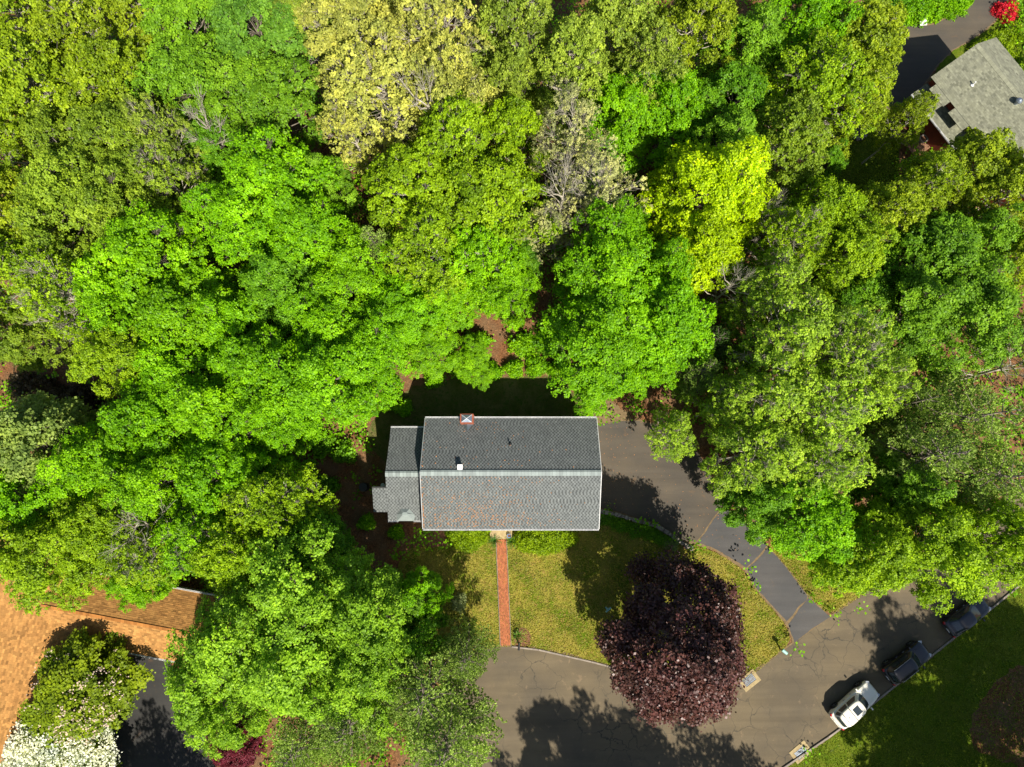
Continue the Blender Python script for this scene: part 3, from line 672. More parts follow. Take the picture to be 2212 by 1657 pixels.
K = dict(olive=(0.25, 0.37, 0.012), olive2=(0.28, 0.385, 0.015), soft=(0.225, 0.345, 0.022), mid=(0.165, 0.34, 0.014), midg=(0.15, 0.33, 0.028), pale=(0.42, 0.45, 0.085), paleo=(0.28, 0.39, 0.04), yg=(0.245, 0.4, 0.008), vivid=(0.18, 0.42, 0.003), viv2=(0.2, 0.435, 0.003), deep=(0.13, 0.31, 0.01), lime=(0.42, 0.6, 0.002), cream=(0.46, 0.48, 0.18), grey=(0.23, 0.326, 0.0638), bigj=(0.235, 0.43, 0.02), pine=(0.24, 0.37, 0.06), pinel=(0.32, 0.46, 0.085), sp=(0.3, 0.47, 0.03), purple=(0.085, 0.036, 0.028), red=(0.15, 0.018, 0.028), flow=(0.2, 0.29, 0.008), white=(0.62, 0.64, 0.52), brown=(0.09, 0.07, 0.035), darkp=(0.088, 0.174, 0.03))
WG = "trees of the woodland behind the house"
TREES = [
 # top left, olive oaks
 (40,40,125,17,'o0','olive',"olive green tree filling the top left corner of the photo"),
 (190,75,118,16,'o1','olive2',"yellowish olive tree on the top edge, second from the left corner"),
 (318,20,85,15,'o2','olive2',"small yellowish olive crown on the top edge against the smooth mid green tree"),
 (85,195,118,17,'o2','olive',"olive tree on the left edge just below the corner tree"),
 (255,195,105,16,'o0','olive',"olive tree touching the left side of the smooth mid green tree"),
 (20,330,105,16,'o1','olive',"olive tree on the left edge a quarter of the way down"),
 (150,330,90,15,'o2','soft',"small soft green crown between olive crowns at upper left"),
 (270,330,100,16,'m0','soft',"soft green tree with fine pale twigs beside the long bare branch at upper left"),
 (360,300,60,17,'s0','paleo',"thin crown with bare pale branches at upper left beside the dark gap"),
 (370,400,80,15,'s1','soft',"thin soft green crown above the dark gap in the left woodland"),
 (165,450,110,17,'m3','soft',"broad soft olive green crown in the middle of the left woodland"),
 (270,470,95,16,'m1','soft',"soft green crown directly above the bright yellow green maple at left"),
 (40,480,105,16,'o2','olive2',"olive crown at the left edge above the bright leafy ones"),
 (55,600,105,16,'s0','yg',"yellow green crown at the left edge with loose sunlit sprays"),
 (150,640,100,17,'s1','yg',"yellow green tree with a curved pale trunk above the dark brush at left"),
 (35,720,80,13,'m0','soft',"green crown at the left edge just above the dark brown brush"),
 # smooth mid green
 (430,70,120,16,'m2','mid',"smooth mid green tree on the top edge beside the olive trees"),
 (560,95,115,16,'m0','midg',"greyish mid green tree on the top edge left of the pale yellow oak"),
 (425,205,105,15,'m1','mid',"mid green crown below the smooth tree at the top edge"),
 (560,225,115,15,'m3','mid',"mid green crown left of the brown bare patch in the upper woodland"),
 (640,60,70,14,'o0','paleo',"small greyish olive crown at the top edge touching the pale yellow oak"),
 (490,330,75,12,'m0','deep',"low deep green crown shaded in the upper left gap"),
 # pale yellow oaks
 (770,70,105,18,'o0','pale',"pale yellow oak at the top edge, the leftmost of the pale yellow crowns"),
 (925,80,120,19,'s0','pale',"pale yellow oak with bare pale limbs at the top edge of the photo"),
 (830,200,120,18,'s0','pale',"large pale yellow oak crown with bare limbs right of the brown patch"),
 (970,210,95,18,'o1','pale',"pale yellow oak crown at the right end of the pale group"),
 (760,290,60,15,'s1','pale',"small pale yellow crown at the lower edge of the pale oaks"),
 # pale olive top centre
 (1115,70,110,17,'o1','paleo',"pale olive tree on the top edge right of the yellow oaks"),
 (1230,150,95,17,'o2','paleo',"pale olive crown above the cream coloured sparse tree"),
 (1340,60,105,17,'o0','paleo',"pale olive tree on the top edge at the middle of the photo"),
 (1395,160,85,16,'o1','paleo',"pale olive crown below the top edge, right of centre"),
 (1500,70,90,16,'o2','olive2',"yellow olive tree on the top edge right of centre"),
 (1100,190,65,15,'o0','paleo',"small pale olive crown with a forked trunk above the dark gap"),
 (1610,110,85,14,'m2','mid',"mid green tree at the top with a feathery outline right of the olive crowns"),
 (1570,230,95,13,'m0','deep',"shaded deep green crown in the upper right woodland"),
 (1730,70,105,15,'m3','vivid',"vivid green tree on the top edge next to the neighbour driveway grass"),
 (1850,110,105,16,'o0','olive2',"yellow olive crown hanging over the neighbour driveway at top right"),
 (1760,190,105,16,'o1','yg',"yellow green crown left of the neighbour driveway shadow"),
 (1690,310,95,15,'o2','soft',"soft green crown left of the dark yard"),
 (1830,200,85,15,'o2','olive2',"yellow olive crown leaning over the dark yard from the upper left"),
 (1350,250,95,13,'m1','vivid',"vivid green low crown right of the cream coloured sparse tree"),
 (1450,240,95,13,'m0','vivid',"vivid green crown above the bright lime tree"),
 (1560,320,80,14,'m2','mid',"mid green crown behind the lime tree, on its upper right"),
 # cream sparse tree
 (1235,300,85,18,'c0','cream',"cream coloured tree in sparse young leaf, upper crown, on a tall pale trunk"),
 (1290,410,85,17,'c0','cream',"cream coloured sparse tree at the foot of the taller cream one"),
 (1175,500,55,14,'c0','cream',"small cream coloured sparse crown beside the bare trunk gap"),
 # yellow green centre
 (985,330,110,17,'o1','yg',"yellow green oak crown just below the pale yellow oaks"),
 (1100,300,75,16,'o0','yg',"yellow green crown left of the cream coloured sparse tree"),
 (900,410,105,16,'o2','yg',"yellow green crown right of the small brown gap in mid woodland"),
 (1060,440,115,17,'o0','yg',"broad yellow green crown at the middle of the woodland"),
 (930,530,95,15,'o1','yg',"yellow green crown right of the small grey green pine"),
 (1040,560,90,14,'o2','viv2',"bright yellow green crown above the brown clearing"),
 (1100,620,65,11,'m3','viv2',"small bright green crown at the right edge of the brown clearing"),
 # lime
 (1530,415,112,17,'m1','lime',"bright lime yellow tree, the yellowest crown in the woodland"),
 (1500,540,90,16,'m0','lime',"lime green crown below the yellowest tree"),
 (1590,470,60,15,'m2','lime',"small lime green crown on the right shoulder of the yellowest tree"),
 # vivid behind house
 (1320,590,115,16,'m3','vivid',"vivid green tree right of the tall bare trunk behind the house"),
 (1300,730,118,15,'m1','vivid',"vivid green tree overhanging the right end of the back lawn"),
 (1430,690,105,15,'m0','vivid',"vivid green tree between the lime tree and the driveway"),
 (1340,500,70,14,'m2','vivid',"vivid green crown top below the cream coloured tree"),
 (1300,815,62,11,'m3','vivid',"low vivid green crown nearest the house's back right corner"),
 (1440,590,75,15,'m2','vivid',"vivid green crown below and left of the lime tree"),
 (1400,780,60,11,'m1','vivid',"small vivid green crown beside the dark gap above the driveway"),
 (1110,560,55,10,'m0','deep',"shaded deep green crown left of the tall bare trunk"),
 # vivid left centre
 (600,410,112,16,'m1','vivid',"vivid green tree in mid woodland left of the brown gap"),
 (540,490,95,16,'m3','vivid',"vivid green crown just left of the mid woodland tree, with a rounded outline"),
 (655,510,95,15,'m0','vivid',"vivid green crown left of the small grey green pine"),
 (700,400,65,12,'m2','mid',"shaded green crown beside the brown gap in mid woodland"),
 (620,630,100,14,'m2','deep',"deep green low crown in the middle of the left woodland"),
 (760,600,90,13,'m1','viv2',"bright green crown just below the small grey green pine"),
 (720,710,95,13,'m3','vivid',"vivid green low crown in the hollow left of the back lawn"),
 (860,670,85,11,'m0','vivid',"vivid green low crown above the back lawn's left end"),
 (960,640,75,9,'m2','viv2',"bright low crown left of the brown clearing behind the house"),
 (930,740,65,7,'m1','viv2',"low bright bush-like tree at the upper left of the back lawn"),
 (1020,780,45,5,'m3','viv2',"low sapling on the brown bank behind the back lawn"),
 # left
 (345,570,110,17,'m1','viv2',"bright yellow green maple, the highest of the left woodland"),
 (265,650,95,16,'m3','viv2',"bright yellow green crown left of the highest maple"),
 (410,680,105,16,'m0','viv2',"bright yellow green crown below the highest left maple"),
 (520,700,85,14,'m2','vivid',"vivid green crown left of the hollow in the woodland"),
 (280,780,85,15,'m1','yg',"yellow green tree right of the dark brown brush"),
 (390,820,95,14,'m3','vivid',"vivid green tree right of the brush, in the second row"),
 (560,800,100,15,'m0','vivid',"vivid green tree left of the back lawn, back row"),
 (690,820,115,15,'m1','vivid',"vivid green tree whose crown ends over the left end of the back lawn"),
 (800,770,85,13,'m3','vivid',"vivid green crown against the upper left corner of the back lawn"),
 (480,900,105,15,'m2','viv2',"bright green tree in the middle of the left woodland's lower half"),
 (330,920,100,15,'m0','vivid',"vivid green tree below the dark brown brush"),
 (610,890,85,14,'m3','vivid',"vivid green crown above the dark gap west of the house"),
 (55,960,118,15,'d0','grey',"grey green tree at the left edge, bluer than all its neighbours"),
 (50,1080,95,14,'m2','vivid',"green tree at the left edge below the grey green one"),
 (220,1010,95,15,'m3','viv2',"bright yellow green tree right of the grey green one"),
 (350,1040,95,15,'m1','viv2',"bright yellow green crown above the bare twiggy tree"),
 (480,1030,95,15,'m0','vivid',"vivid green crown left of the dark gap west of the house"),
 (560,1010,60,13,'m2','vivid',"small vivid crown at the edge of the dark gap west of the house"),
 (90,1200,105,14,'m1','yg',"yellow green tree at the left edge overhanging the tan roof"),
 (215,1150,95,14,'m3','yg',"yellow green tree above the tan roof's valley"),
 (330,1190,90,13,'s1','yg',"twiggy yellow green tree with bare grey branches above the tan roof"),
 (440,1160,90,14,'s0','viv2',"thin bright green crown right of the bare twiggy branches"),
 (590,1090,95,15,'o1','yg',"yellowish crown left of the wing of the grey house"),
 (520,1190,90,15,'o2','yg',"yellowish green crown above the largest lower left tree"),
 (675,1170,75,12,'m0','deep',"shaded green crown next to the house's front left corner"),
 (300,1250,60,11,'m2','viv2',"small bright crown over the right half of the tan roof"),
 # large lower-left tree
 (500,1390,125,16,'m3','bigj',"large light green tree beside the tan roof, its left part over the dark driveway"),
 (640,1290,125,16,'m1','bigj',"light green tree between the tan roof and the front lawn"),
 (780,1320,110,15,'m0','bigj',"light green crown reaching towards the front lawn's left side"),
 (640,1440,125,16,'m2','bigj',"light green crown at the centre of the lower left group"),
 (790,1440,105,15,'m3','bigj',"light green crown just above the pine by the turning circle"),
 (480,1520,80,14,'m1','bigj',"light green crown directly above the dark red maple"),
 (900,1290,60,10,'m2','vivid',"green crown edge over the left side of the front lawn"),
 (890,1390,60,10,'m1','deep',"shaded green crown beside the pine at the lawn's lower left"),
 # right side
 (1958,262,46,11,'o1','olive2',"olive crown in front of the porch roof of the pale roofed house"),
 (2090,372,92,14,'o0','olive2',"yellow olive tree below the pale roofed house"),
 (2180,420,90,15,'o2','olive2',"yellow olive tree on the right edge below the pale roofed house"),
 (1990,410,80,14,'o1','olive',"olive crown right of the dark yard"),
 (1900,470,80,15,'o2','olive2',"yellow olive crown below the dark yard"),
 (1780,470,85,15,'o0','yg',"yellow green crown left of the dark yard's lower end"),
 (1700,520,75,16,'s0','yg',"yellow green tree right of the lime tree with bare limbs below"),
 (1780,360,40,10,'m2','deep',"small dark blue green tree at the left edge of the dark yard"),
 (1820,560,85,15,'m1','yg',"yellow green crown left of the smooth green one at right"),
 (2010,560,110,15,'m0','mid',"smooth mid green tree in the right woodland"),
 (2110,520,75,14,'m2','mid',"mid green crown right of the smooth one, near the right edge"),
 (1960,680,105,15,'m2','mid',"mid green crown above the grey green pine at right"),
 (2080,670,110,15,'m1','mid',"broad mid green crown at the right above the pine"),
 (2190,560,70,14,'o0','olive2',"olive crown on the right edge in mid height of the photo"),
 (1850,640,75,12,'m3','deep',"shaded deep green crown in the right woodland"),
 (2190,740,60,14,'s1','soft',"thin crown with bare branches on the right edge above the pine"),
 (1660,620,75,16,'s0','sp',"open crown tree leaning right of the exposed dark trunk"),
 (1690,720,105,17,'s0','sp',"open light green crown below the exposed dark trunk"),
 (1820,760,105,17,'s1','sp',"open light green crown left of the big pine, with grey branches showing"),
 (1880,830,70,16,'s0','sp',"open light green crown touching the big pine's left side"),
 (1660,850,100,16,'s0','sp',"open light green crown right of the vivid tree by the driveway"),
 (1780,890,105,16,'s1','sp',"open light green crown in the middle of the trees right of the driveway"),
 (1640,980,95,15,'s0','sp',"open light green crown overhanging the driveway's right edge"),
 (1770,1010,95,15,'s1','sp',"open light green crown between the driveway and the big pine"),
 (1455,940,52,9,'s0','sp',"small light green crown hanging over the top of the driveway"),
 (1570,870,60,13,'s1','sp',"small open crown above the driveway's upper right corner"),
 (1540,740,60,13,'p1','darkp',"dark grey green pine showing through behind the open crowns"),
 (1520,800,55,12,'p0','pine',"grey green pine left of the open crowns above the driveway"),
 (1640,1080,75,11,'m2','deep',"dark green crown overhanging the middle of the driveway"),
 (1760,1120,100,13,'m3','vivid',"green crown right of the driveway's narrow part"),
 (1880,1190,95,14,'m0','yg',"light green crown overhanging the street above its tree shadow"),
 (2010,1180,105,15,'m1','yg',"light green crown over the street above the dark hatchback"),
 (2140,1160,90,15,'m3','yg',"light green crown at the right edge above the street"),
 (1815,1225,45,8,'m2','vivid',"small green crown on the verge between driveway and street"),
 (1950,1060,80,13,'m2','mid',"green crown directly below the big pine at right"),
]
for (x, y, r, H, tk, ck, lab) in TREES:
    tree(x, y, r, H, tk, K[ck], lab, group=WG)
# pines
PN = [(2010,985,110,17,'p0','pinel',"big grey green pine at right, the nearest of the group to the driveway"),
 (2110,900,110,18,'p1','pinel',"big grey green pine at right, the upper one of the group"),
 (2150,1030,105,17,'p0','pinel',"grey green pine on the right edge, the lower one of the group"),
 (1970,870,65,15,'p1','pine',"slender pine top at the upper left of the big pine group"),
 (810,530,50,14,'p0','pinel',"small round grey green pine alone among broadleaf crowns"),
 (760,1560,110,16,'p0','pine',"shaded pine on the bottom edge left of the larger pine"),
 (920,1500,115,17,'p1','pinel',"large light green pine spreading over the turning circle's left side"),
 (960,1620,110,16,'p0','pinel',"light green pine on the bottom edge beside the turning circle"),
 (640,1620,90,14,'p1','pinel',"light green pine on the bottom edge right of the dark red maple"),
 (1005,1420,65,14,'p0','pinel',"light green pine top reaching over the lawn's lower left corner")]
for (x, y, r, H, tk, ck, lab) in PN: tree(x, y, r, H, tk, K[ck], lab, group="pines")
# purple maple
tree(0, 0, 5.7, 16.5, 'u0', K['purple'], "dark purple leaved maple on the front lawn by the street", name="purple_maple", world=(13.4, -11.7), rz=.4)
# blossoms
def blossoms(root, n, R, z0, z1, seed, size=.3, col=(0.72, 0.55, 0.47), name="blossoms", sector=None):
    rg = np.random.default_rng(seed); th = rg.uniform(0, 6.28, n)
    if sector: th = rg.uniform(sector[0], sector[1], n)
    rho = np.sqrt(rg.uniform(0, 1, n)); cl = np.stack([rho*R*np.cos(th), rho*R*np.sin(th), z0+(z1-z0)*(1-rho**2.2)+rg.normal(0, .25, n)], 1)
    k = 5; P = (cl[:, None]+rg.normal(0, .13, (n, k, 3))).reshape(-1, 3); U, W, F = leaves(rg, P, np.tile([0, 0, 1.0], (len(P), 1)), size, .5)
    me = quads_mesh(name, P, U, W, rg.normal(0, .2, len(P)), BLOSSOM, F); o = bpy.data.objects.new(name, me); COL.objects.link(o)
    o.parent = root; o.color = tuple(col)+(1,); return o
t1 = tree(165,1500,118,7.5,'d0',K['flow'],"olive green flowering tree with pink white blossom in front of the tan roof", name="flowering_tree", rz=0)
blossoms(t1, 130, 3.9, 5.6, 7.7, 5, .13, sector=(-1.9, .9)); blossoms(t1, 40, 4.4, 5.2, 7.6, 6, .12, name="blossoms")
t2 = tree(130,1640,110,6.0,'d1',K['flow'],"dogwood covered in white blossom at the bottom left corner", name="dogwood_tree", rz=0)
blossoms(t2, 2600, 4.6, 4.4, 6.2, 7, .17, col=(0.78, 0.80, 0.68))
t3 = tree(508,1612,52,5.0,'d0',K['red'],"dark red japanese style maple at the bottom edge", name="red_maple", at=.6)
# trees south of the frame that throw the shadows on the street
for i, (xx, yy, r, H, tk) in enumerate([(13.6,-34.6,4.2,22,'p0'), (10.0,-36.0,4.6,20,'m0'), (17.5,-35.5,4.6,21,'p1'), (22.5,-35.6,4.2,21,'p0'), (26,-37,4.2,20,'p1'), (5.0,-36.5,3.6,18,'p0'), (15,-38.5,5,21,'m1'), (-26.4,-32.3,3.4,18,'p0'), (-22.8,-33.5,3,15,'p1'), (-29,-36,4,17,'m0')]):
    tree(0, 0, r, H, tk, K['pine'], "tall tree beyond the bottom edge shading the asphalt", world=(xx, yy), group="trees south of the frame")
for i, (xx, yy, r, H, tk) in enumerate([(38.6,-30.5,4.2,17,'m0'), (42.3,-27.2,4.6,19,'m1'), (46.5,-24.5,4.4,18,'m3'), (44,-32.5,5.0,17,'s0'), (51,-26,5,18,'m2'), (37.5,-35,4.2,14,'s1')]):
    tree(0, 0, r, H, tk, K['yg'], "tall tree beyond the lower right edge shading the lawn", world=(xx, yy), group="trees beyond the lower right edge")
# bare or thinly leafed trees whose limbs show in the gaps
for (x, y, r, H, lab) in [(325,1130,85,14.5,"bare twiggy grey tree among yellow green crowns above the tan roof"), (1575,620,55,15,"tree with exposed dark limbs in the gap beside the lime tree"),
        (140,690,60,16,"bare pale trunk curving over the dark brush at left"), (1215,420,60,19,"tall bare pale trunk between the cream tree and the yellow green oaks"), (460,290,60,16,"bare pale branches over the dark gap at upper left"),
        (1650,470,35,16,"broken bare trunk right of the lime tree"), (2190,790,60,14,"bare branching tree on the right edge above the pines"), (930,240,70,19,"bare limbs standing among the pale yellow oaks")]:
    tree(x, y, r, H, 'b0', K['yg'], lab, group="bare trees")

# shrubs and hedges: leafy bodies without a trunk
def shrub_mesh(name, seed, n, fn, size, mat=None, spread=.1, nl=9):
    rg = np.random.default_rng(seed); d = nrm(rg.normal(0, 1, (n, 3))); d[:, 2] = np.abs(d[:, 2]); c = fn(d, rg)
    P = (c[:, None]+rg.normal(0, spread, (n, nl, 3))).reshape(-1, 3); P[:, 2] = np.maximum(P[:, 2], .02)
    nd = np.repeat(d*.6+np.array([0, 0, .5]), nl, 0); U, W, F = leaves(rg, P, nd, size, .36, .9)
    ti = np.repeat(rg.normal(0, .35, n), nl)+rg.normal(0, .25, n*nl)
    return quads_mesh(name, P, U, W, ti, mat or LEAF, F)
def stems(seed, R, h, n=9):
    rg = random.Random(seed); m = MB()
    for i in range(n):
        a = rg.uniform(0, 6.28); m.tube([(0.1*math.cos(a), .1*math.sin(a), -.03), (R*.35*math.cos(a), R*.35*math.sin(a), h*.5), (R*.6*math.cos(a), R*.6*math.sin(a), h*.8)], [.03, .02, .01], 4)
    return m
def shrub(name, loc, rad, col, label, seed, size=.09, n=700, cat="shrub", group=None, mat=None, wob=.18, nl=9):
    root = empty(name, (loc[0], loc[1], 0), 0, label, cat, group); a = np.random.default_rng(seed).uniform(0, 6.28, 3)
    def fn(d, rg):
        q = np.arctan2(d[:, 1], d[:, 0]); k = 1+wob*np.sin(3*q+a[0])+wob*.6*np.sin(5*q+a[1]); return d*np.array(rad)*k[:, None]*rg.uniform(.62, 1.05, (len(d), 1))
    me = shrub_mesh("foliage", seed, n, fn, size, mat, nl=nl); o = bpy.data.objects.new("foliage", me); COL.objects.link(o); o.parent = root; o.color = tuple(col)+(1,)
    stems(seed, min(rad[0], rad[1]), rad[2]).build("stems", BARK, root); return root
YEW = (0.21, 0.33, 0.004)
a = O(1402, 1622, 1.0); shrub("yew_hedge", (a.x, -3.55), (2.05, 1.45, 1.7), YEW, "rounded yellow green yew hedge left of the front stoop", 201, .13, 1500, "hedge", wob=.07, nl=12)
a = O(1632, 1622, 1.0); shrub("yew_hedge", (a.x, -3.75), (2.85, 1.6, 1.7), YEW, "wider rounded yew hedge right of the front stoop", 202, .13, 2000, "hedge", wob=.07, nl=12)
a = O(1378, 1812, .6); shrub("shrub", (a.x, a.y), (.62, .8, 1.1), (0.33, 0.40, 0.17), "small variegated pale shrub at the left edge of the front lawn", 203, .1, 260)
a = O(2150, 1815, .6); shrub("shrub", (a.x, a.y), (.7, 1.3, 1.0), (0.14, 0.30, 0.004), "bright green shrub showing on the right side of the purple maple", 204, .12, 330)
a = V(1450, 1175, .3); shrub("shrub", (a.x, a.y), (.8, .6, .6), (0.2, 0.29, 0.1), "silvery green plant at the end of the stone wall", 205, .09, 260)
a = V(2178, 20, .6); shrub("azalea", (a.x, a.y), (1.25, 1.15, 1.1), (0.75, 0.03, 0.05), "bright red flowering azalea beside the neighbour driveway", 206, .13, 420, "shrub", mat=BLOSSOM)
NEU = (0.22, 0.34, 0.004)
for i, (x, y, r, h) in enumerate([(2150, 92, 1.5, 1.6), (2172, 118, 1.4, 1.6), (2120, 100, .9, 1.1), (2190, 70, 1.2, 1.2)]):
    a = V(x, y, .8); shrub("shrub", (a.x, a.y), (r, r, h), NEU, ["bushy green shrub at the corner of the pale roof", "green shrub along the right side of the pale roof", "low green shrub between driveway and pale roof", "green shrub below the red azalea"][i], 210+i, .15, 500)
for i, (x, y, r, h, c) in enumerate([(1925, -5, 2.2, 2.4, 'deep'), (1975, 18, 2.0, 1.6, 'viv2'), (2030, 8, 1.9, 1.5, 'viv2'), (2075, -12, 1.8, 1.2, 'viv2'), (1990, -30, 2.4, 2, 'yg'), (2210, 150, 1.4, 2.2, 'yg'), (2216, 215, 1.4, 2.0, 'deep')]):
    a = V(x, y, .8); shrub("shrub", (a.x, a.y), (r, r*.9, h), K[c], ["dark green shrub above the white board at the top edge", "leafy bright shrub beside the white board", "leafy bright shrub on the driveway bend", "low leafy shrub at the top edge by the driveway", "yellow green shrub on the top edge behind the bend", "yellow green shrub on the right edge beside the pale roof", "dark shrub on the right edge beside the pale roof"][i], 220+i, .17, 600, group="shrubs round the neighbour driveway")
# ivy on the wall bank
for i, (x, y, r) in enumerate([(1312, 1122, 1.0), (1345, 1135, .9), (1378, 1146, .9), (1410, 1155, .8), (1432, 1166, .7)]):
    a = V(x, y, .2); shrub("ivy_clump", (a.x, a.y), (r*1.2, r*.7, .4), K['deep'], ["ivy at the house end of the stone wall", "ivy clump second from the house on the wall", "ivy clump halfway along the stone wall", "ivy clump under the end of the driveway shadow", "ivy clump nearest the outer end of the wall"][i], 240+i, .1, 300, "ivy", "ivy along the stone wall")
# ferns
def fern(loc, label, seed, R=.6, col=(0.05, 0.16, 0.02), name="fern", h=.5, n=16, group=None, cat="fern", wd=.06):
    rg = random.Random(seed); root = empty(name, (loc[0], loc[1], 0), 0, label, cat, group); m = MB()
    for i in range(n):
        a = 6.28*i/n+rg.uniform(-.2, .2); r = R*rg.uniform(.7, 1.1); d = Vector((math.cos(a), math.sin(a), 0)); s = Vector((-d.y, d.x, 0))
        k = 7
        for j in range(k):
            f0, f1 = j/k, (j+.8)/k; z0_, z1_ = h*math.sin(f0*2.4)+.03, h*math.sin(f1*2.4)+.03; ww = wd*(1.3-f0)
            p, q = d*r*f0+Vector((0, 0, z0_)), d*r*f1+Vector((0, 0, z1_))
            m.add([p, q+s*ww*1.6, q], [(0, 1, 2)], rg.uniform(-.4, .6)); m.add([p, q, q-s*ww*1.6], [(0, 1, 2)], rg.uniform(-.4, .6))
    o = m.build("fronds", LEAF, root); o.color = tuple(col)+(1,); return root
fern((-1.62, -4.15), "dark fern left of the top of the brick walk", 1, .7); fern((-.05, -4.2), "dark fern right of the top of the brick walk", 2, .75)
a = O(1556, 1905, .3); fern((a.x, a.y), "spiky green yucca behind the black mailbox", 3, .8, (0.12, 0.30, 0.03), "yucca", .9, 20, cat="plant", wd=.035)
# understory, one mass nobody could count
rg = np.random.default_rng(900)
n = 17000; X = rg.uniform(-62, 62, n); Y = rg.uniform(-32, 62, n)
HOUSEP = [(-12.6, -3.2), (8.2, -3.2), (8.2, 7.2), (-12.6, 7.2)]
BLP = [(V(x, y).x, V(x, y).y) for x, y in [(-40, 1230), (120, 1200), (400, 1290), (420, 1440), (270, 1460), (260, 1700), (-60, 1700)]]
NEHP = [(V(x, y).x, V(x, y).y) for x, y in [(1940, 205), (2140, 40), (2260, 200), (2260, 330), (2060, 330)]]
GAPS = [(640, 270, 40), (690, 335, 45), (810, 490, 25), (1060, 690, 45), (1085, 765, 50), (1215, 470, 35), (1560, 640, 45), (150, 860, 85), (900, 825, 50), (740, 1060, 75), (800, 1170, 60), (1150, 795, 60), (90, 770, 70), (1400, 850, 30), (700, 1150, 50), (1520, 960, 50), (400, 1260, 50), (1230, 830, 20), (780, 1100, 50), (840, 1150, 40)]
ok = np.ones(n, bool)
for P in (ROADP, LAWNP, STRIPP, BACKP, SEP, NEP, DROUT, NDR, BDR, HOUSEP, BLP, NEHP): ok &= ~inpoly(X, Y, P)
for gx, gy, gr in GAPS:
    g = V(gx, gy); Rg = gr*T(gx, gy)/FV; ok &= ((X-g.x)**2+(Y-g.y)**2 > Rg*Rg) | (rg.random(n) < .10)
X, Y = X[ok], Y[ok]; n = len(X); k = 16
hh = rg.gamma(2.0, .45, n)+.15; cl = np.stack([X, Y, hh], 1)
P = (cl[:, None]+rg.normal(0, 1, (n, k, 3))*np.array([.32, .32, .2])).reshape(-1, 3); P[:, 2] = np.maximum(P[:, 2], .03)
U, W, F = leaves(rg, P, np.tile([0, 0, 1.0], (len(P), 1)), .24, .42, .5)
me = quads_mesh("undergrowth", P, U, W, np.repeat(rg.normal(0, .35, n), k)+rg.normal(0, .2, n*k), LEAF, F)
o = bpy.data.objects.new("undergrowth", me); COL.objects.link(o); o.color = K['vivid']+(1,); tag(o, "low green undergrowth on the woodland floor", kind='stuff')
# saplings along the woodland edge behind the back lawn
for i, (x, y, r, h, c) in enumerate([(1000, 800, .9, 1.6, 'viv2'), (1060, 800, 1.0, 1.3, 'vivid'), (1110, 795, .9, 1.2, 'viv2'), (1160, 790, 1.1, 1.5, 'vivid'), (1205, 795, .9, 1.4, 'viv2'), (1130, 745, 1.3, 1.8, 'viv2'), (1030, 735, 1.2, 1.8, 'vivid'), (1190, 740, 1.4, 2.2, 'vivid'), (870, 880, .8, 1.3, 'vivid'), (935, 820, .8, 1.3, 'vivid'), (740, 980, 1.0, 1.8, 'deep'), (700, 1050, 1.1, 2, 'deep'), (790, 1130, .7, 1.3, 'vivid'), (855, 1150, .6, .9, 'vivid'), (690, 960, 1.2, 2.3, 'deep')]):
    a = V(x, y, h*.6); shrub("shrub", (a.x, a.y), (r, r*.85, h), K[c], ["low shrub at the left end of the brown bank behind the lawn", "green shrub on the brown bank, second from the left", "green shrub on the brown bank above the chimney", "green shrub right of centre on the brown bank", "green shrub at the right end of the brown bank", "green shrub beside the brown clearing, below it", "green shrub left of the brown clearing's lower end", "green shrub right of the brown clearing's lower end", "small shrub at the left corner of the back lawn", "small shrub at the upper left of the back lawn", "dark shrub west of the wing, below the tree line", "dark shrub in the shaded gap west of the house", "small green shrub beside the bump-out of the wing", "small green shrub in front of the wing", "dark shrub at the top of the shaded gap west of the house"][i], 300+i, .16, 380)
# dark brown brush at left
for i, (x, y, r, h) in enumerate([(120, 880, 3.0, 2.2), (190, 930, 2.6, 2.0), (60, 840, 2.4, 1.8), (170, 860, 2.2, 1.7)]):
    a = V(x, y, 1); shrub("brush_pile", (a.x, a.y), (r, r*.8, h), K['brown'], ["dead dark brown brush under the curved trunk at left", "dead brown brush at its lower right end", "dead brown brush nearest the left edge", "dead brown brush at its upper right"][i], 330+i, .2, 420, "brush")
# ------------------------------------------------------------------ tan roofed house, lower left
TAN = (SH_TAN, DECK_TAN, 'mix')
bl = empty("house", (-38, -10, 0), 0, "house with tan shingled roof at the lower left corner", "house"); bl_loc = bl.location.copy()
u = Vector((0.985, -0.1745, 0)).normalized(); vN = Vector((0.1745, 0.985, 0)).normalized()
rA = Vector((-37.6, -9.65, 0)) - u*2.6; WL = 14.0; HS = 2.95; e, r = 2.95, 4.45; vl3 = math.hypot(HS, r-e)
slope("garage_roof", rA - vN*HS + Vector((0, 0, e)), rA - vN*HS + u*WL + Vector((0, 0, e)), vN*HS + Vector((0, 0, r-e)), vl3, TAN, bl, ind=0, seed=31, cap=(CAP_TAN, 0))
slope("garage_roof", rA + vN*HS + u*WL + Vector((0, 0, e)), rA + vN*HS + Vector((0, 0, e)), -vN*HS + Vector((0, 0, r-e)), vl3, TAN, bl, seed=32)
m0 = Vector((-37.62, -9.65, 3.05)) + vN*6.0; m1 = Vector((-37.62, -9.65, 3.05)) - vN*16
slope("roof", m1, m0, -u*1.0 + Vector((0, 0, .42)), 11.5, TAN, bl, ind=280, seed=33)
far = m0 - u*10.6*2
slope("roof", far - (m0-m1)*0, far - (m0-m1), u*1.0 + Vector((0, 0, .42)), 11.5, (SH_TAN, DECK_TAN, 'mix'), bl, seed=34) if False else None
b = MB()
def W3(p): return Vector(p)-bl_loc
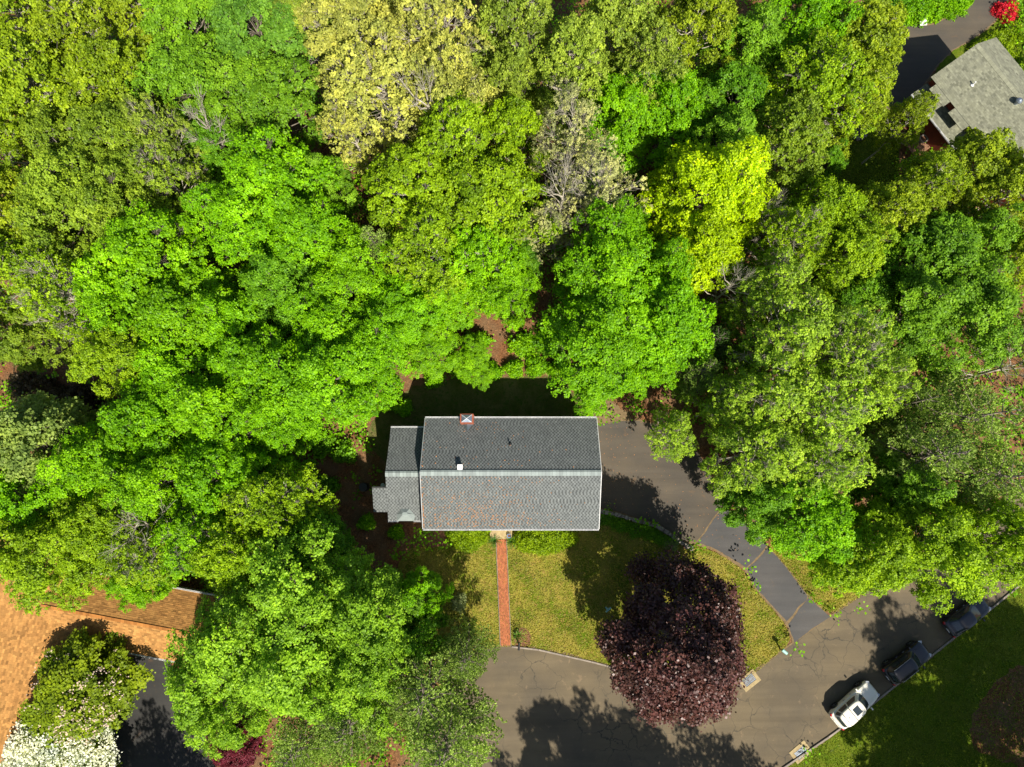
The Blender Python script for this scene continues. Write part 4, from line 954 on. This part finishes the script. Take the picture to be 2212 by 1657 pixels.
q = [rA - vN*(HS-.35), rA - vN*(HS-.35) + u*(WL-.3), rA + vN*(HS-.35) + u*(WL-.3), rA + vN*(HS-.35)]
prism(b, [(W3(p).x, W3(p).y) for p in q], 0, e-.05); b.build("wall", SIDING, bl)
b = MB(); mm = Vector((m0.x, m0.y, 0)); ml = Vector((m1.x, m1.y, 0)); q = [mm-u*.4, ml-u*.4, ml-u*10.2, mm-u*10.2]
prism(b, [(W3(p).x, W3(p).y) for p in q], 0, 2.9); b.build("wall", SIDING, bl)
for (a_, b_) in ((rA - vN*(HS+.06) + u*2.75 + Vector((0, 0, e-.02)), rA - vN*(HS+.06) + u*WL + Vector((0, 0, e-.02))), (rA + vN*(HS+.06) + u*2.75 + Vector((0, 0, e-.02)), rA + vN*(HS+.06) + u*WL + Vector((0, 0, e-.02))),
                 (m1 + u*.06, Vector((-37.62, -9.65, 3.03)) - vN*HS + u*.06), (Vector((-37.62, -9.65, 3.03)) + vN*HS + u*.06, m0 + u*.06)):
    gutter(bl, a_, b_, brackets=0)
gm = MB(); p = rA - vN*(HS-.33) + u*6.8; pl = W3(p); gm.box((pl.x, pl.y, 1.15), (4.6, .06, 2.3), math.atan2(u.y, u.x)); gdo = gm.build("garage_door", WHITE, bl)
gm = MB(); p2 = p - vN*.05; pl = W3(p2); gm.box((pl.x, pl.y, .35), (.3, .04, .05), math.atan2(u.y, u.x)); gm.build("handle", BLACKM, gdo)
# ------------------------------------------------------------------ pale roofed house, top right
PALE = (SH_PALE, DECK_PALE, 'mix')
un = Vector((.53, -.848, 0)).normalized(); vn = Vector((.848, .53, 0)).normalized(); C0 = Vector((43.35, 41.5, 0)); HN = 3.95; eN, rN = 5.4, 7.4; LN = 15.0; vl4 = math.hypot(HN, rN-eN)
ne = empty("house", C0, 0, "house with pale grey green shingled roof at the top right corner", "house"); ne_loc = C0.copy()
slope("roof", C0 - vn*HN + Vector((0, 0, eN)), C0 - vn*HN + un*LN + Vector((0, 0, eN)), vn*HN + Vector((0, 0, rN-eN)), vl4, PALE, ne, ind=200, seed=41, cap=(CAP_PALE, 0))
slope("roof", C0 + vn*HN + un*LN + Vector((0, 0, eN)), C0 + vn*HN + Vector((0, 0, eN)), -vn*HN + Vector((0, 0, rN-eN)), vl4, PALE, ne, seed=42)
dz = .62*(rN-eN)/HN
for i, s in enumerate((.85, 3.75, 6.9)):
    a_ = C0 - vn*(HN+.62) + un*s + Vector((0, 0, eN-dz)); slope("dormer_hood", a_, a_+un*2.15, vn*.62 + Vector((0, 0, dz)), math.hypot(.62, dz)-.004, PALE, ne, seed=50+i)
def N3(p): return Vector(p)-ne_loc
b = MB(); q = [C0 - vn*(HN-.35) + un*.2, C0 - vn*(HN-.35) + un*(LN-.2), C0 + vn*(HN-.35) + un*(LN-.2), C0 + vn*(HN-.35) + un*.2]
prism(b, [(N3(p).x, N3(p).y) for p in q], 0, eN-.1)
a1, a2 = N3(q[0]), N3(q[3]); mid = (a1+a2)/2
b.add([(a1.x, a1.y, eN-.1), (a2.x, a2.y, eN-.1), (mid.x, mid.y, rN-.2)], [(0, 1, 2), (2, 1, 0)])
b.build("wall", REDWALL, ne)
# porch roof with white gutter
so = -1.05; a_ = C0 - vn*(HN-so*-1*-1) if False else C0 - vn*(HN+1.05) + un*.1 + Vector((0, 0, 3.6))
slope("porch_roof", a_, a_+un*6.9, vn*1.4 + Vector((0, 0, .72)), math.hypot(1.4, .72), PALE, ne, seed=60)
gutter(ne, a_ - vn*.06, a_+un*6.9 - vn*.06)
b = MB(); q = [C0 - vn*(HN+.75) + un*.3, C0 - vn*(HN+.75) + un*6.8, C0 - vn*(HN-.3) + un*6.8, C0 - vn*(HN-.3) + un*.3]
prism(b, [(N3(p).x, N3(p).y) for p in q], 0, 3.5); b.build("porch_wall", REDWALL, ne)
rzn = math.atan2(un.y, un.x)
for s in (1.9, 4.8, 7.9):
    c = C0 - vn*(HN-.30) + un*s + Vector((0, 0, 4.72)); l = N3(c)
    m = MB(); fw, fh = 1.25, .95
    for (dx, dzz, sx, szz) in ((0, fh/2, fw, .09), (0, -fh/2, fw, .09), (-fw/2, 0, .09, fh), (fw/2, 0, .09, fh)):
        m.box(l + un*dx + Vector((0, 0, dzz)), (sx, .14, szz), rzn)
    f = m.build("window", WHITE, ne); g = MB(); g.box(l, (fw-.1, .05, fh-.1), rzn); g.build("pane", GLASS, f)
p = C0 - vn*2.05 + un*2.9; l = N3(p); m = MB(); zb = rN-2.05*(rN-eN)/HN; m.tube([(l.x, l.y, zb-.1), (l.x, l.y, zb+.5)], [.06, .06], 8); m.lathe((l.x, l.y, zb+.02), [(.17, 0), (.08, .08)], 8); m.build("vent_pipe", WHITE, ne)
p = C0 - vn*.55 + un*6.6; l = N3(p); m = MB(); zb = rN-.55*(rN-eN)/HN; m.lathe((l.x, l.y, zb-.05), [(.16, 0), (.16, .35), (.27, .4), (.3, .55), (.2, .7), (.04, .78)], 14); m.build("roof_ventilator", GREYM, ne)
# ------------------------------------------------------------------ stone wall along the driveway
WV = [(1297, 1102), (1339, 1111), (1377, 1123), (1419, 1134), (1446, 1151), (1474, 1171), (1490, 1178)]
wp = [Vector((V(*p).x, V(*p).y, 0)) for p in WV]; sw = empty("stone_wall", wp[0], 0, "low dry stone wall between driveway and front lawn", "wall"); rnd = random.Random(4)
Ls = [0]
for a_, b_ in zip(wp, wp[1:]): Ls.append(Ls[-1]+(b_-a_).length)
s = 0
while s < Ls[-1]-.2:
    ln = rnd.uniform(.32, .62); mid = min(s+ln/2, Ls[-1]-.01)
    for i in range(len(wp)-1):
        if mid <= Ls[i+1]: p = wp[i].lerp(wp[i+1], (mid-Ls[i])/(Ls[i+1]-Ls[i])); d = wp[i+1]-wp[i]; break
    n_ = Vector((d.y, -d.x, 0)).normalized()
    for lay in range(2):
        m = MB(); m.box((0, 0, 0), (ln-.03, rnd.uniform(.26, .4), .2), tint=rnd.uniform(-1, 1))
        o = m.build("stone", STONE, sw); o.location = p-wp[0]+n_*.1+Vector((0, 0, .10+lay*.205)); o.rotation_euler = (rnd.uniform(-.05, .05), rnd.uniform(-.05, .05), math.atan2(d.y, d.x)+rnd.uniform(-.12, .12)); bevel(o, .05, 2)
    s += ln
for i, (x, y) in enumerate([(1484, 1181), (1493, 1184)]):
    a_ = V(x, y); m = MB(); m.box((0, 0, .12), (.5, .36, .26), .4+i, tint=.8); o = m.build("boulder", STONE, label=["pale boulder at the outer end of the stone wall", "pale boulder furthest from the wall, on the lawn edge"][i], cat="rock"); o.location = (a_.x, a_.y, 0); bevel(o, .1, 3)
# ------------------------------------------------------------------ cars
def car(loc, head, L, W_, H_, paint, label, suv=True, name="parked_car", sunroof=False, rails=False, bars=False):
    root = empty(name, (loc[0], loc[1], 0.03), head, label, "car", "cars parked along the kerb")
    zb = (1.02 if suv else .92)*H_/(1.7 if suv else 1.45); hl = L/2
    # body: stations from tail to nose; (x, half width factor, top height, bottom)
    st = [(-1.0, .62, .55, .38), (-.985, .80, .78, .30), (-.94, .91, .95, .26), (-.82, .985, 1.0, .22), (-.6, 1, 1.0, .22), (-.3, 1, .99, .22), (0, 1, .98, .22), (.3, 1, .975, .22), (.5, .99, .955, .22), (.72, .965, .90, .22), (.87, .91, .82, .24), (.95, .82, .73, .28), (.985, .68, .62, .32), (1.0, .5, .5, .38)]
    m = MB(); rings = []
    for (fx, fw, ft, zbm) in st:
        w2 = W_/2*fw; zt = zb*ft; x = hl*fx
        pr = [(0, zbm), (.82, zbm), (.955, zbm+.10), (1.0, zbm+(zt-zbm)*.42), (.985, zbm+(zt-zbm)*.72), (.94, zt-.05), (.86, zt-.005), (.6, zt+.025), (0, zt+.04)]
        ring = [(x, w2*a_, z) for a_, z in pr] + [(x, -w2*a_, z) for a_, z in pr[-2:0:-1]]
        rings.append(ring)
    n = len(rings[0]); vs = [p for rg_ in rings for p in rg_]
    fs = [(i*n+j, (i+1)*n+j, (i+1)*n+(j+1) % n, i*n+(j+1) % n) for i in range(len(st)-1) for j in range(n)] + [tuple(range(n)), tuple(range((len(st)-1)*n, len(st)*n))[::-1]]
    m.add(vs, fs); body = m.build("body", paint, root, smooth=True)
    sb = body.modifiers.new("s", 'SUBSURF'); sb.levels = sb.render_levels = 1
    # greenhouse rings, from belt to roof
    if suv: xb0, xb1, xt0, xt1, wt = -.93, .44, -.80, .12, .70
    else: xb0, xb1, xt0, xt1, wt = -.90, .46, -.52, .08, .68
    def ring(f, off=0.0):
        ff = f**.9; x0 = hl*(xb0+(xt0-xb0)*ff**(1.3 if suv else 1.0)); x1 = hl*(xb1+(xt1-xb1)*ff); wd = W_/2*(.87+(wt-.87)*f**1.15)
        z = zb-.03+(H_-.05-zb+.03)*f; return x0-off, x1+off, wd+off, z
    def outline(f, off=0.0, n_=40, e_=5.0):
        x0, x1, wd, z = ring(f, off); cx_, hx = (x0+x1)/2, (x1-x0)/2; out = []
        for j in range(n_):
            q = 2*PI*(j+.5)/n_; c, s_ = math.cos(q), math.sin(q); k = (abs(c)**e_+abs(s_)**e_)**(-1/e_)
            taper = 1-.10*((c*k*hx+cx_)/hl > .0)*max(0, (c*k*hx+cx_)/hl)*.6
            out.append((cx_+hx*c*k+(0.05 if c > 0 else 0)*(1-abs(s_*k)), wd*s_*k*taper, z))
        return out
    m = MB(); lv = [0, .3, .6, .85, 1.0]; O_ = [outline(f) for f in lv]
    x0, x1, wd, z = ring(1.0); cx_, hx = (x0+x1)/2, (x1-x0)/2
    O_.append([(cx_+(p[0]-cx_)*.93, p[1]*.93, z+.035) for p in O_[-1]]); O_.append([(cx_+(p[0]-cx_)*.5, p[1]*.5, z+.055) for p in O_[-2]])
    n = 40; vs = [p for r_ in O_ for p in r_]; fs = [(i*n+j, i*n+(j+1) % n, (i+1)*n+(j+1) % n, (i+1)*n+j) for i in range(len(O_)-1) for j in range(n)]+[tuple(range((len(O_)-1)*n, len(O_)*n))]
    m.add(vs, fs); m.build("cabin", paint, root, smooth=True)
    def patch(name, jf, f0, f1, off=.012, ncol=6, mat=GLASS):
        """glass over the cabin; jf: list of outline parameters (angle fractions)"""
        m = MB(); rows = 5; pts = []
        for i in range(rows):
            f = f0+(f1-f0)*i/(rows-1); x0, x1, wd, z = ring(f, off); cx_, hx = (x0+x1)/2, (x1-x0)/2
            for a_ in jf:
                q = a_; c, s_ = math.cos(q), math.sin(q); e_ = 5.0; k = (abs(c)**e_+abs(s_)**e_)**(-1/e_)
                taper = 1-.10*max(0, (c*k*hx+cx_)/hl)*.6
                pts.append((cx_+hx*c*k+(0.05 if c > 0 else 0)*(1-abs(s_*k)), wd*s_*k*taper, z))
        nc = len(jf); m.add(pts, [(i*nc+j, i*nc+j+1, (i+1)*nc+j+1, (i+1)*nc+j) for i in range(rows-1) for j in range(nc-1)])
        return m.build(name, mat, root, smooth=True)
    lin = lambda a_, b_, k: [a_+(b_-a_)*i/(k-1) for i in range(k)]
    patch("windshield", lin(-.66, .66, 9), .10, .93); patch("rear_window", lin(PI-.62, PI+.62, 9), .30, .90)
    for sgn in (1, -1):
        for (qa, qb) in ((.93, 1.52), (1.60, 2.12), (2.18, 2.38)): patch("side_window", lin(sgn*qa, sgn*qb, 6), .20, .86)
    # wheels with arches
    for fx in (-.60, .62):
        for sgn in (1, -1):
            Rw = .36 if suv else .33; R3 = Matrix.Rotation(sgn*-PI/2, 3, 'X'); c = (hl*fx, sgn*(W_/2-.22), Rw-.03+.0)
            m = MB(); m.lathe(c, [(Rw*.6, 0), (Rw, .02), (Rw, .20), (Rw*.93, .225), (Rw*.66, .225)], 22, M=R3); wo = m.build("wheel", TYRE, root)
            m = MB(); c2 = c
            m.lathe(c2, [(Rw*.64, .2), (Rw*.62, .222), (Rw*.55, .216)], 20, M=R3)
            for k in range(5):
                a_ = 2*PI*k/5; d = Vector((math.cos(a_), math.sin(a_), 0)); Mz = R3 @ Matrix.Rotation(a_, 3, 'Z'); cc = Vector(c2)+R3 @ (d*Rw*.32+Vector((0, 0, .222))); m.box(cc, (Rw*.62, .05, .02), M=Mz)
            m.build("rim", RIM, wo)
            m = MB(); m.lathe((hl*fx, sgn*(W_/2-.30), Rw), [(Rw*1.17, 0), (Rw*1.17, .305), (Rw*1.02, .306), (Rw*1.02, 0)], 24, M=R3); m.build("wheel_arch", BLACKP if suv else paint, root)
    # lamps, mirrors, trim
    for sgn in (1, -1):
        m = MB(); zt = zb*.80; m.box((-hl*.955, sgn*W_/2*.80, zt), (.14, .22, .20), sgn*-.5); bevel(m.build("tail_light", REDL, root), .03, 2)
        m = MB(); m.box((hl*.915, sgn*W_/2*.72, zb*.70), (.30, .26, .12), sgn*-.6); bevel(m.build("headlight", LAMP, root), .03, 2)
        m = MB(); m.box((hl*.38, sgn*(W_/2+.06), zb+.06), (.12, .24, .15)); bevel(m.build("mirror", paint, root), .03, 2)
        for fx in (-.22, .12):
            m = MB(); m.box((hl*fx, sgn*(W_/2*.993), zb*.78), (.17, .03, .03)); m.build("door_handle", RIM, root)
        if rails:
            x0, x1, wd, z = ring(1.0); m = MB(); m.tube([(x0+.15, sgn*(wd-.06), z+.03), (x0+.25, sgn*(wd-.06), z+.09), (x1-.25, sgn*(wd-.06), z+.09), (x1-.1, sgn*(wd-.06), z+.03)], [.018]*4, 6); m.build("roof_rail", RIM, root)
    m = MB(); m.box((-hl*.985, 0, zb*.52), (.10, W_*.62, .16)); bevel(m.build("rear_bumper", paint, root), .03, 2)
    m = MB(); m.box((-hl*.995, 0, zb*.72), (.02, .42, .12)); m.build("number_plate", WHITE, root)
    m = MB(); m.box((hl*.965, 0, zb*.52), (.12, W_*.46, .2)); bevel(m.build("grille", BLACKP, root), .03, 2)
    m = MB()
    for sgn in (1, -1): m.tube([(hl*.47, sgn*W_*.30, zb*.985+.03), (hl*.9, sgn*W_*.23, zb*.80+.035)], [.008, .008], 4)
    m.build("bonnet_crease", paint, root)
    x0, x1, wd, z = ring(1.0)
    if sunroof: m = MB(); m.box((x1-.62, 0, z+.056), (.62, wd*1.05, .012)); bevel(m.build("sunroof", GLASS, root), .02, 2)
    if bars:
        for xx in (x1-1.12, x1-1.85):
            m = MB(); m.box((xx, 0, z+.10), (.055, wd*1.8, .03)); m.build("roof_bar", BLACKP, root)
        m = MB(); m.box((x0+.6, .0, z+.075), (.10, .03, .05)); m.build("antenna_fin", BLACKP, root)
    return root
def paint_mat(name, c, metal=0.0, rough=0.3):
    m, nt, b = new_mat(name); b.inputs['Base Color'].default_value = c; b.inputs['Metallic'].default_value = metal; b.inputs['Roughness'].default_value = rough
    b.inputs['Coat Weight'].default_value = 0.4; b.inputs['Coat Roughness'].default_value = 0.04; return m
PW = paint_mat("white_car_paint", srgb(226, 222, 206)); PB = paint_mat("black_car_paint", (0.004, 0.0045, 0.006, 1)); PD = paint_mat("dark_blue_car_paint", (0.006, 0.008, 0.013, 1), .0)
TYRE = simple("tyre_rubber", (0.012, 0.012, 0.012), .8, (.02, .02, .02)); RIM = simple("rim_alloy", (.35, .36, .37), .35, (.3, .3, .3), metal=.8)
BLACKP = simple("black_plastic", (.015, .015, .015), .55, (.02, .02, .02)); REDL = simple("tail_light_red", (.35, .01, .01), .2, (.28, .01, .01)); LAMP = simple("headlight_glass", (.5, .52, .55), .15, (.4, .42, .45))
car((30.35, -18.3), R_(38.6), 4.7, 1.88, 1.72, PW, "white sport utility car with black roof bars, parked last in the row of three", sunroof=True, bars=True)
car((35.3, -14.75), R_(35), 4.55, 1.86, 1.70, PB, "black sport utility car parked in tree shade between two other cars", rails=True)
car((41.15, -10.75), R_(34), 4.55, 1.80, 1.46, PD, "dark blue black hatchback parked first, under the overhanging crown", suv=False)
# ------------------------------------------------------------------ letterboxes, drains, small things
def mailbox(loc, rz, mat, label, h=1.05, L=.55, wd=.2, post=WOOD):
    root = empty("mailbox", (loc[0], loc[1], 0), rz, label, "mailbox"); m = MB(); m.box((0, 0, h/2-.05), (.1, .1, h+.1)); m.build("post", post, root)
    m = MB(); n = 10; pr = [(-wd/2, 0), (wd/2, 0)]+[(wd/2*math.cos(PI*i/n), .12+wd/2*math.sin(PI*i/n)) for i in range(n+1)]
    k = len(pr); m.add([(-L/2, y, z+h) for y, z in pr]+[(L/2, y, z+h) for y, z in pr], [tuple(range(k)), tuple(range(k, 2*k))[::-1]]+[(i, i+k, (i+1) % k+k, (i+1) % k) for i in range(k)])
    bx = m.build("box", mat, root)
    m = MB(); m.box((L/2+.01, 0, h+.1), (.015, wd*.92, .17)); m.build("door", mat, root)
    m = MB(); m.box((0, wd/2+.015, h+.2), (.14, .012, .05)); m.build("flag", REDL, root); return root
mailbox((0.62, -13.3), R_(-94), BLACKM, "black mailbox between the brick walk and the street edge", L=.62)
PG = simple("pale_green_metal", srgb(150, 196, 184), .5, srgb(130, 176, 164))
mailbox((24.3, -13.75), R_(-40), PG, "pale green mailbox at the corner of lawn, driveway and street", h=1.0, L=.5, wd=.28)
def drain(loc, rz, label, hood=True):
    root = empty("storm_drain", (loc[0], loc[1], .03), rz, label, "drain", "storm drains at the street edges")
    m = MB()
    for (x, y, sx, sy) in ((0, .56, 1.75, .3), (0, -.38, 1.75, .18), (-.72, .06, .31, .70), (.72, .06, .31, .70)): m.box((x, y, .01), (sx-.004, sy-.004, .05))
    m.build("concrete_frame", CONC, root)
    m = MB(); m.box((0, .06, -.012), (1.1, .68, .01)); m.build("pit", BLACKM, root)
    for i in range(11):
        m = MB(); m.box((-.5+i*.1, .06, .018), (.035, .68, .03)); m.build("grate_bar", GREYM, root)
    for y in (-.2, .06, .32):
        m = MB(); m.box((0, y, .012), (1.1, .025, .02)); m.build("grate_bar", GREYM, root)
    return root
drain((21.3, -16.35), R_(36+180), "storm drain half hidden under the purple maple's right edge"); drain((25.65, -22.55), R_(37), "storm drain against the kerb at the bottom edge")
wb = empty("board", (O(2763, 68).x, O(2763, 68).y, 0), .1, "white board lying against the shrubs at the top edge by the driveway", "board"); m = MB(); m.box((0, 0, .45), (.75, 1.1, .06), M=Matrix.Rotation(.3, 3, 'X')); bevel(m.build("panel", WHITE, wb), .01, 1); m = MB(); m.box((0, .3, .25), (.5, .06, .5)); m.build("stand", WHITE, wb)
fp = O(2572, 398); root = empty("fire_pit", (fp.x, fp.y, 0), 0, "round fire pit ringed with grey stone blocks in the dark yard", "fire pit")
for i in range(11):
    a_ = 2*PI*i/11; m = MB(); m.box((math.cos(a_)*.78, math.sin(a_)*.78, .15), (.34, .40, .32), a_, tint=random.Random(i).uniform(-1, 1)); bevel(m.build("stone", STONE, root), .03, 2)
m = MB(); m.lathe((0, 0, .0), [(.6, 0), (.6, .06), (.1, .1)], 16); m.build("ash_bed", CURB_DARK, root)
pp = O(2747, 437); m = MB(); m.lathe((0, 0, 0), [(.30, 0), (.38, .45), (.42, .5), (.33, .5), (.30, .35)], 18); root = empty("planter", (pp.x, pp.y, 1.0), 0, "round pale planter on the wooden deck of the pale roofed house", "planter"); m.build("pot", CURB, root)
m = MB(); m.lathe((0, 0, .33), [(.29, 0), (.28, .05)], 14); m.build("soil", MULCH, root)
dk = empty("deck", (pp.x, pp.y, 0), math.atan2(-.3, 1)+.9, "small wooden deck with a rail beside the pale roofed house", "deck")
for i in range(12): m = MB(); m.box((0, -1.0+i*.18, .97), (3.2, .17, .04)); m.build("board", WOOD, dk)
for x in (-1.5, 0, 1.5): m = MB(); m.box((x, 1.08, 1.0), (.1, .1, 2.0)); m.build("post", WOOD, dk)
m = MB(); m.box((0, 1.08, 1.98), (3.2, .14, .05)); m.build("rail", WOOD, dk)
m = MB(); m.box((0, 0, .45), (3.0, 1.9, .9)); m.build("base", WOOD, dk)
# white garden ornament under the purple maple
sp = O(1823, 1827); root = empty("garden_ornament", (sp.x, sp.y, 0), .7, "small white bird bath like ornament in the maple's shade", "ornament")
m = MB(); m.lathe((0, 0, 0), [(.14, 0), (.07, .1), (.06, .45), (.1, .5)], 10); m.build("pedestal", PG, root); m = MB(); m.box((0, 0, .53), (.6, .14, .06)); m.box((-.05, .2, .53), (.12, .3, .05)); m.build("top", PG, root)
# pot and hand rail on the stoop
po = O(1527, 1608, .5); root = empty("flower_pot", (po.x, po.y, .32), 0, "blue rimmed flower pot on the stoop's right corner", "flower pot"); m = MB(); m.lathe((0, 0, 0), [(.12, 0), (.17, .28), (.19, .3), (.14, .3), (.13, .2)], 16); m.build("pot", simple("blue_glaze", srgb(120, 150, 190), .3, srgb(90, 120, 165)), root)
m = MB(); m.lathe((0, 0, .2), [(.13, 0), (.12, .04)], 12); m.build("soil", MULCH, root)
hr = empty("hand_rail", (-.12, -3.4, .32), 0, "thin dark hand rail on the right side of the stoop", "rail"); m = MB(); m.tube([(0, -.5, 0), (0, -.5, .85), (0, .5, .95), (0, .5, 0)], [.02]*4, 6); m.build("rail", BLACKM, hr)
# air conditioner and bin west of the bump-out
a_ = O(1105, 1462); root = empty("barrel", (a_.x-.3, a_.y, 0), 0, "black round barrel beside the wing's bump-out", "barrel"); m = MB(); m.lathe((0, 0, 0), [(.36, 0), (.42, .3), (.42, .7), (.36, .95)], 18); m.build("body", BLACKP, root); m = MB(); m.lathe((0, 0, .95), [(.4, 0), (.38, .05)], 18); m.build("lid", BLACKP, root)
# pipe lying at the back lawn edge
a_ = O(1289, 1155); m = MB(); m.tube([(-.3, 0, .05), (.3, 0, .05)], [.035, .035], 8); o = m.build("pipe", WHITE, label="short white pipe lying at the back lawn's edge", cat="pipe"); o.location = (a_.x, a_.y, 0)
# fallen seed tassels and leaf scraps
rg = np.random.default_rng(77)
def flecks(name, n, fx, mat, label, size=.06):
    P = np.array([fx(rg) for _ in range(n)]); U, W, F = leaves(rg, P, np.tile([0, 0, 1.0], (n, 1)), size, .25, .15)
    me = quads_mesh(name, P, U, W, rg.normal(0, .4, n), mat, F*0); o = bpy.data.objects.new(name, me); COL.objects.link(o); o.color = (.52, .24, .09, 1); tag(o, label, kind='stuff')
def on_roof(rg):
    x = rg.normal(-3.0, 3.2); y = rg.uniform(YS+.1, YR-.4) if rg.random() < .85 else rg.uniform(YR+.4, YN-.2)
    x = min(max(x, X0+.1), X1-.1); y = y if rg.random() < .5 else YS+.2+abs(rg.normal(0, 1.4)); return (x, min(y, YN-.1), EA+(half-abs(y-YR))*(RI-EA)/half+.045)
flecks("fallen_seeds", 900, on_roof, BLOSSOM, "orange seed tassels scattered on the grey roof", .11)
def on_drive(rg):
    while True:
        x, y = rg.uniform(8, 22), rg.uniform(-8, 9)
        if inpoly(np.array([x]), np.array([y]), DROUT)[0] and (rg.random() < .3 or x < 10.5): return (x, y, .045)
flecks("fallen_seeds", 260, on_drive, BLOSSOM, "seed tassels scattered on the driveway", .09)
def on_lawn(rg):
    while True:
        x, y = rg.uniform(-10, 24), rg.uniform(-17, -3)
        if inpoly(np.array([x]), np.array([y]), LAWNP)[0]: return (x, y, .03)
# grass blades over the lawns
rg = np.random.default_rng(5)
def grass(polys, n, cols, label, seed):
    rg = np.random.default_rng(seed); xs = []; 
    A = np.concatenate([np.array(P) for P in polys]); lo, hi = A.min(0), A.max(0); lo = np.maximum(lo, [-16, -32]); hi = np.minimum(hi, [48, 50])
    X = rg.uniform(lo[0], hi[0], n*3); Y = rg.uniform(lo[1], hi[1], n*3); ok = np.zeros(len(X), bool)
    for P in polys: ok |= inpoly(X, Y, P)
    X, Y = X[ok][:n], Y[ok][:n]; n = len(X); P = np.stack([X, Y, np.full(n, .05)], 1)
    nd = np.tile([0, 0, .6], (n, 1)); U, W, F = leaves(rg, P, nd, .15, .22, .8)
    pat = np.sin(X*1.3+np.sin(Y*.9)*1.7)+np.sin(Y*1.7+X*.5)
    me = quads_mesh("grass", P, U, W, np.clip(-pat*.2+rg.normal(0, .35, n), -1, 1), LEAF, F)
    o = bpy.data.objects.new("grass", me); COL.objects.link(o); o.color = cols+(1,); tag(o, label, kind='stuff')
grass([LAWNP, STRIPP], 60000, (.36, .34, .06), "short mown grass on the front lawn and verge", 11)
grass([SEP], 30000, (.2, .26, .02), "grass on the lawn across the street", 12)
grass([NTOP, NEP], 14000, (.22, .3, .015), "grass near the neighbour driveway", 13)
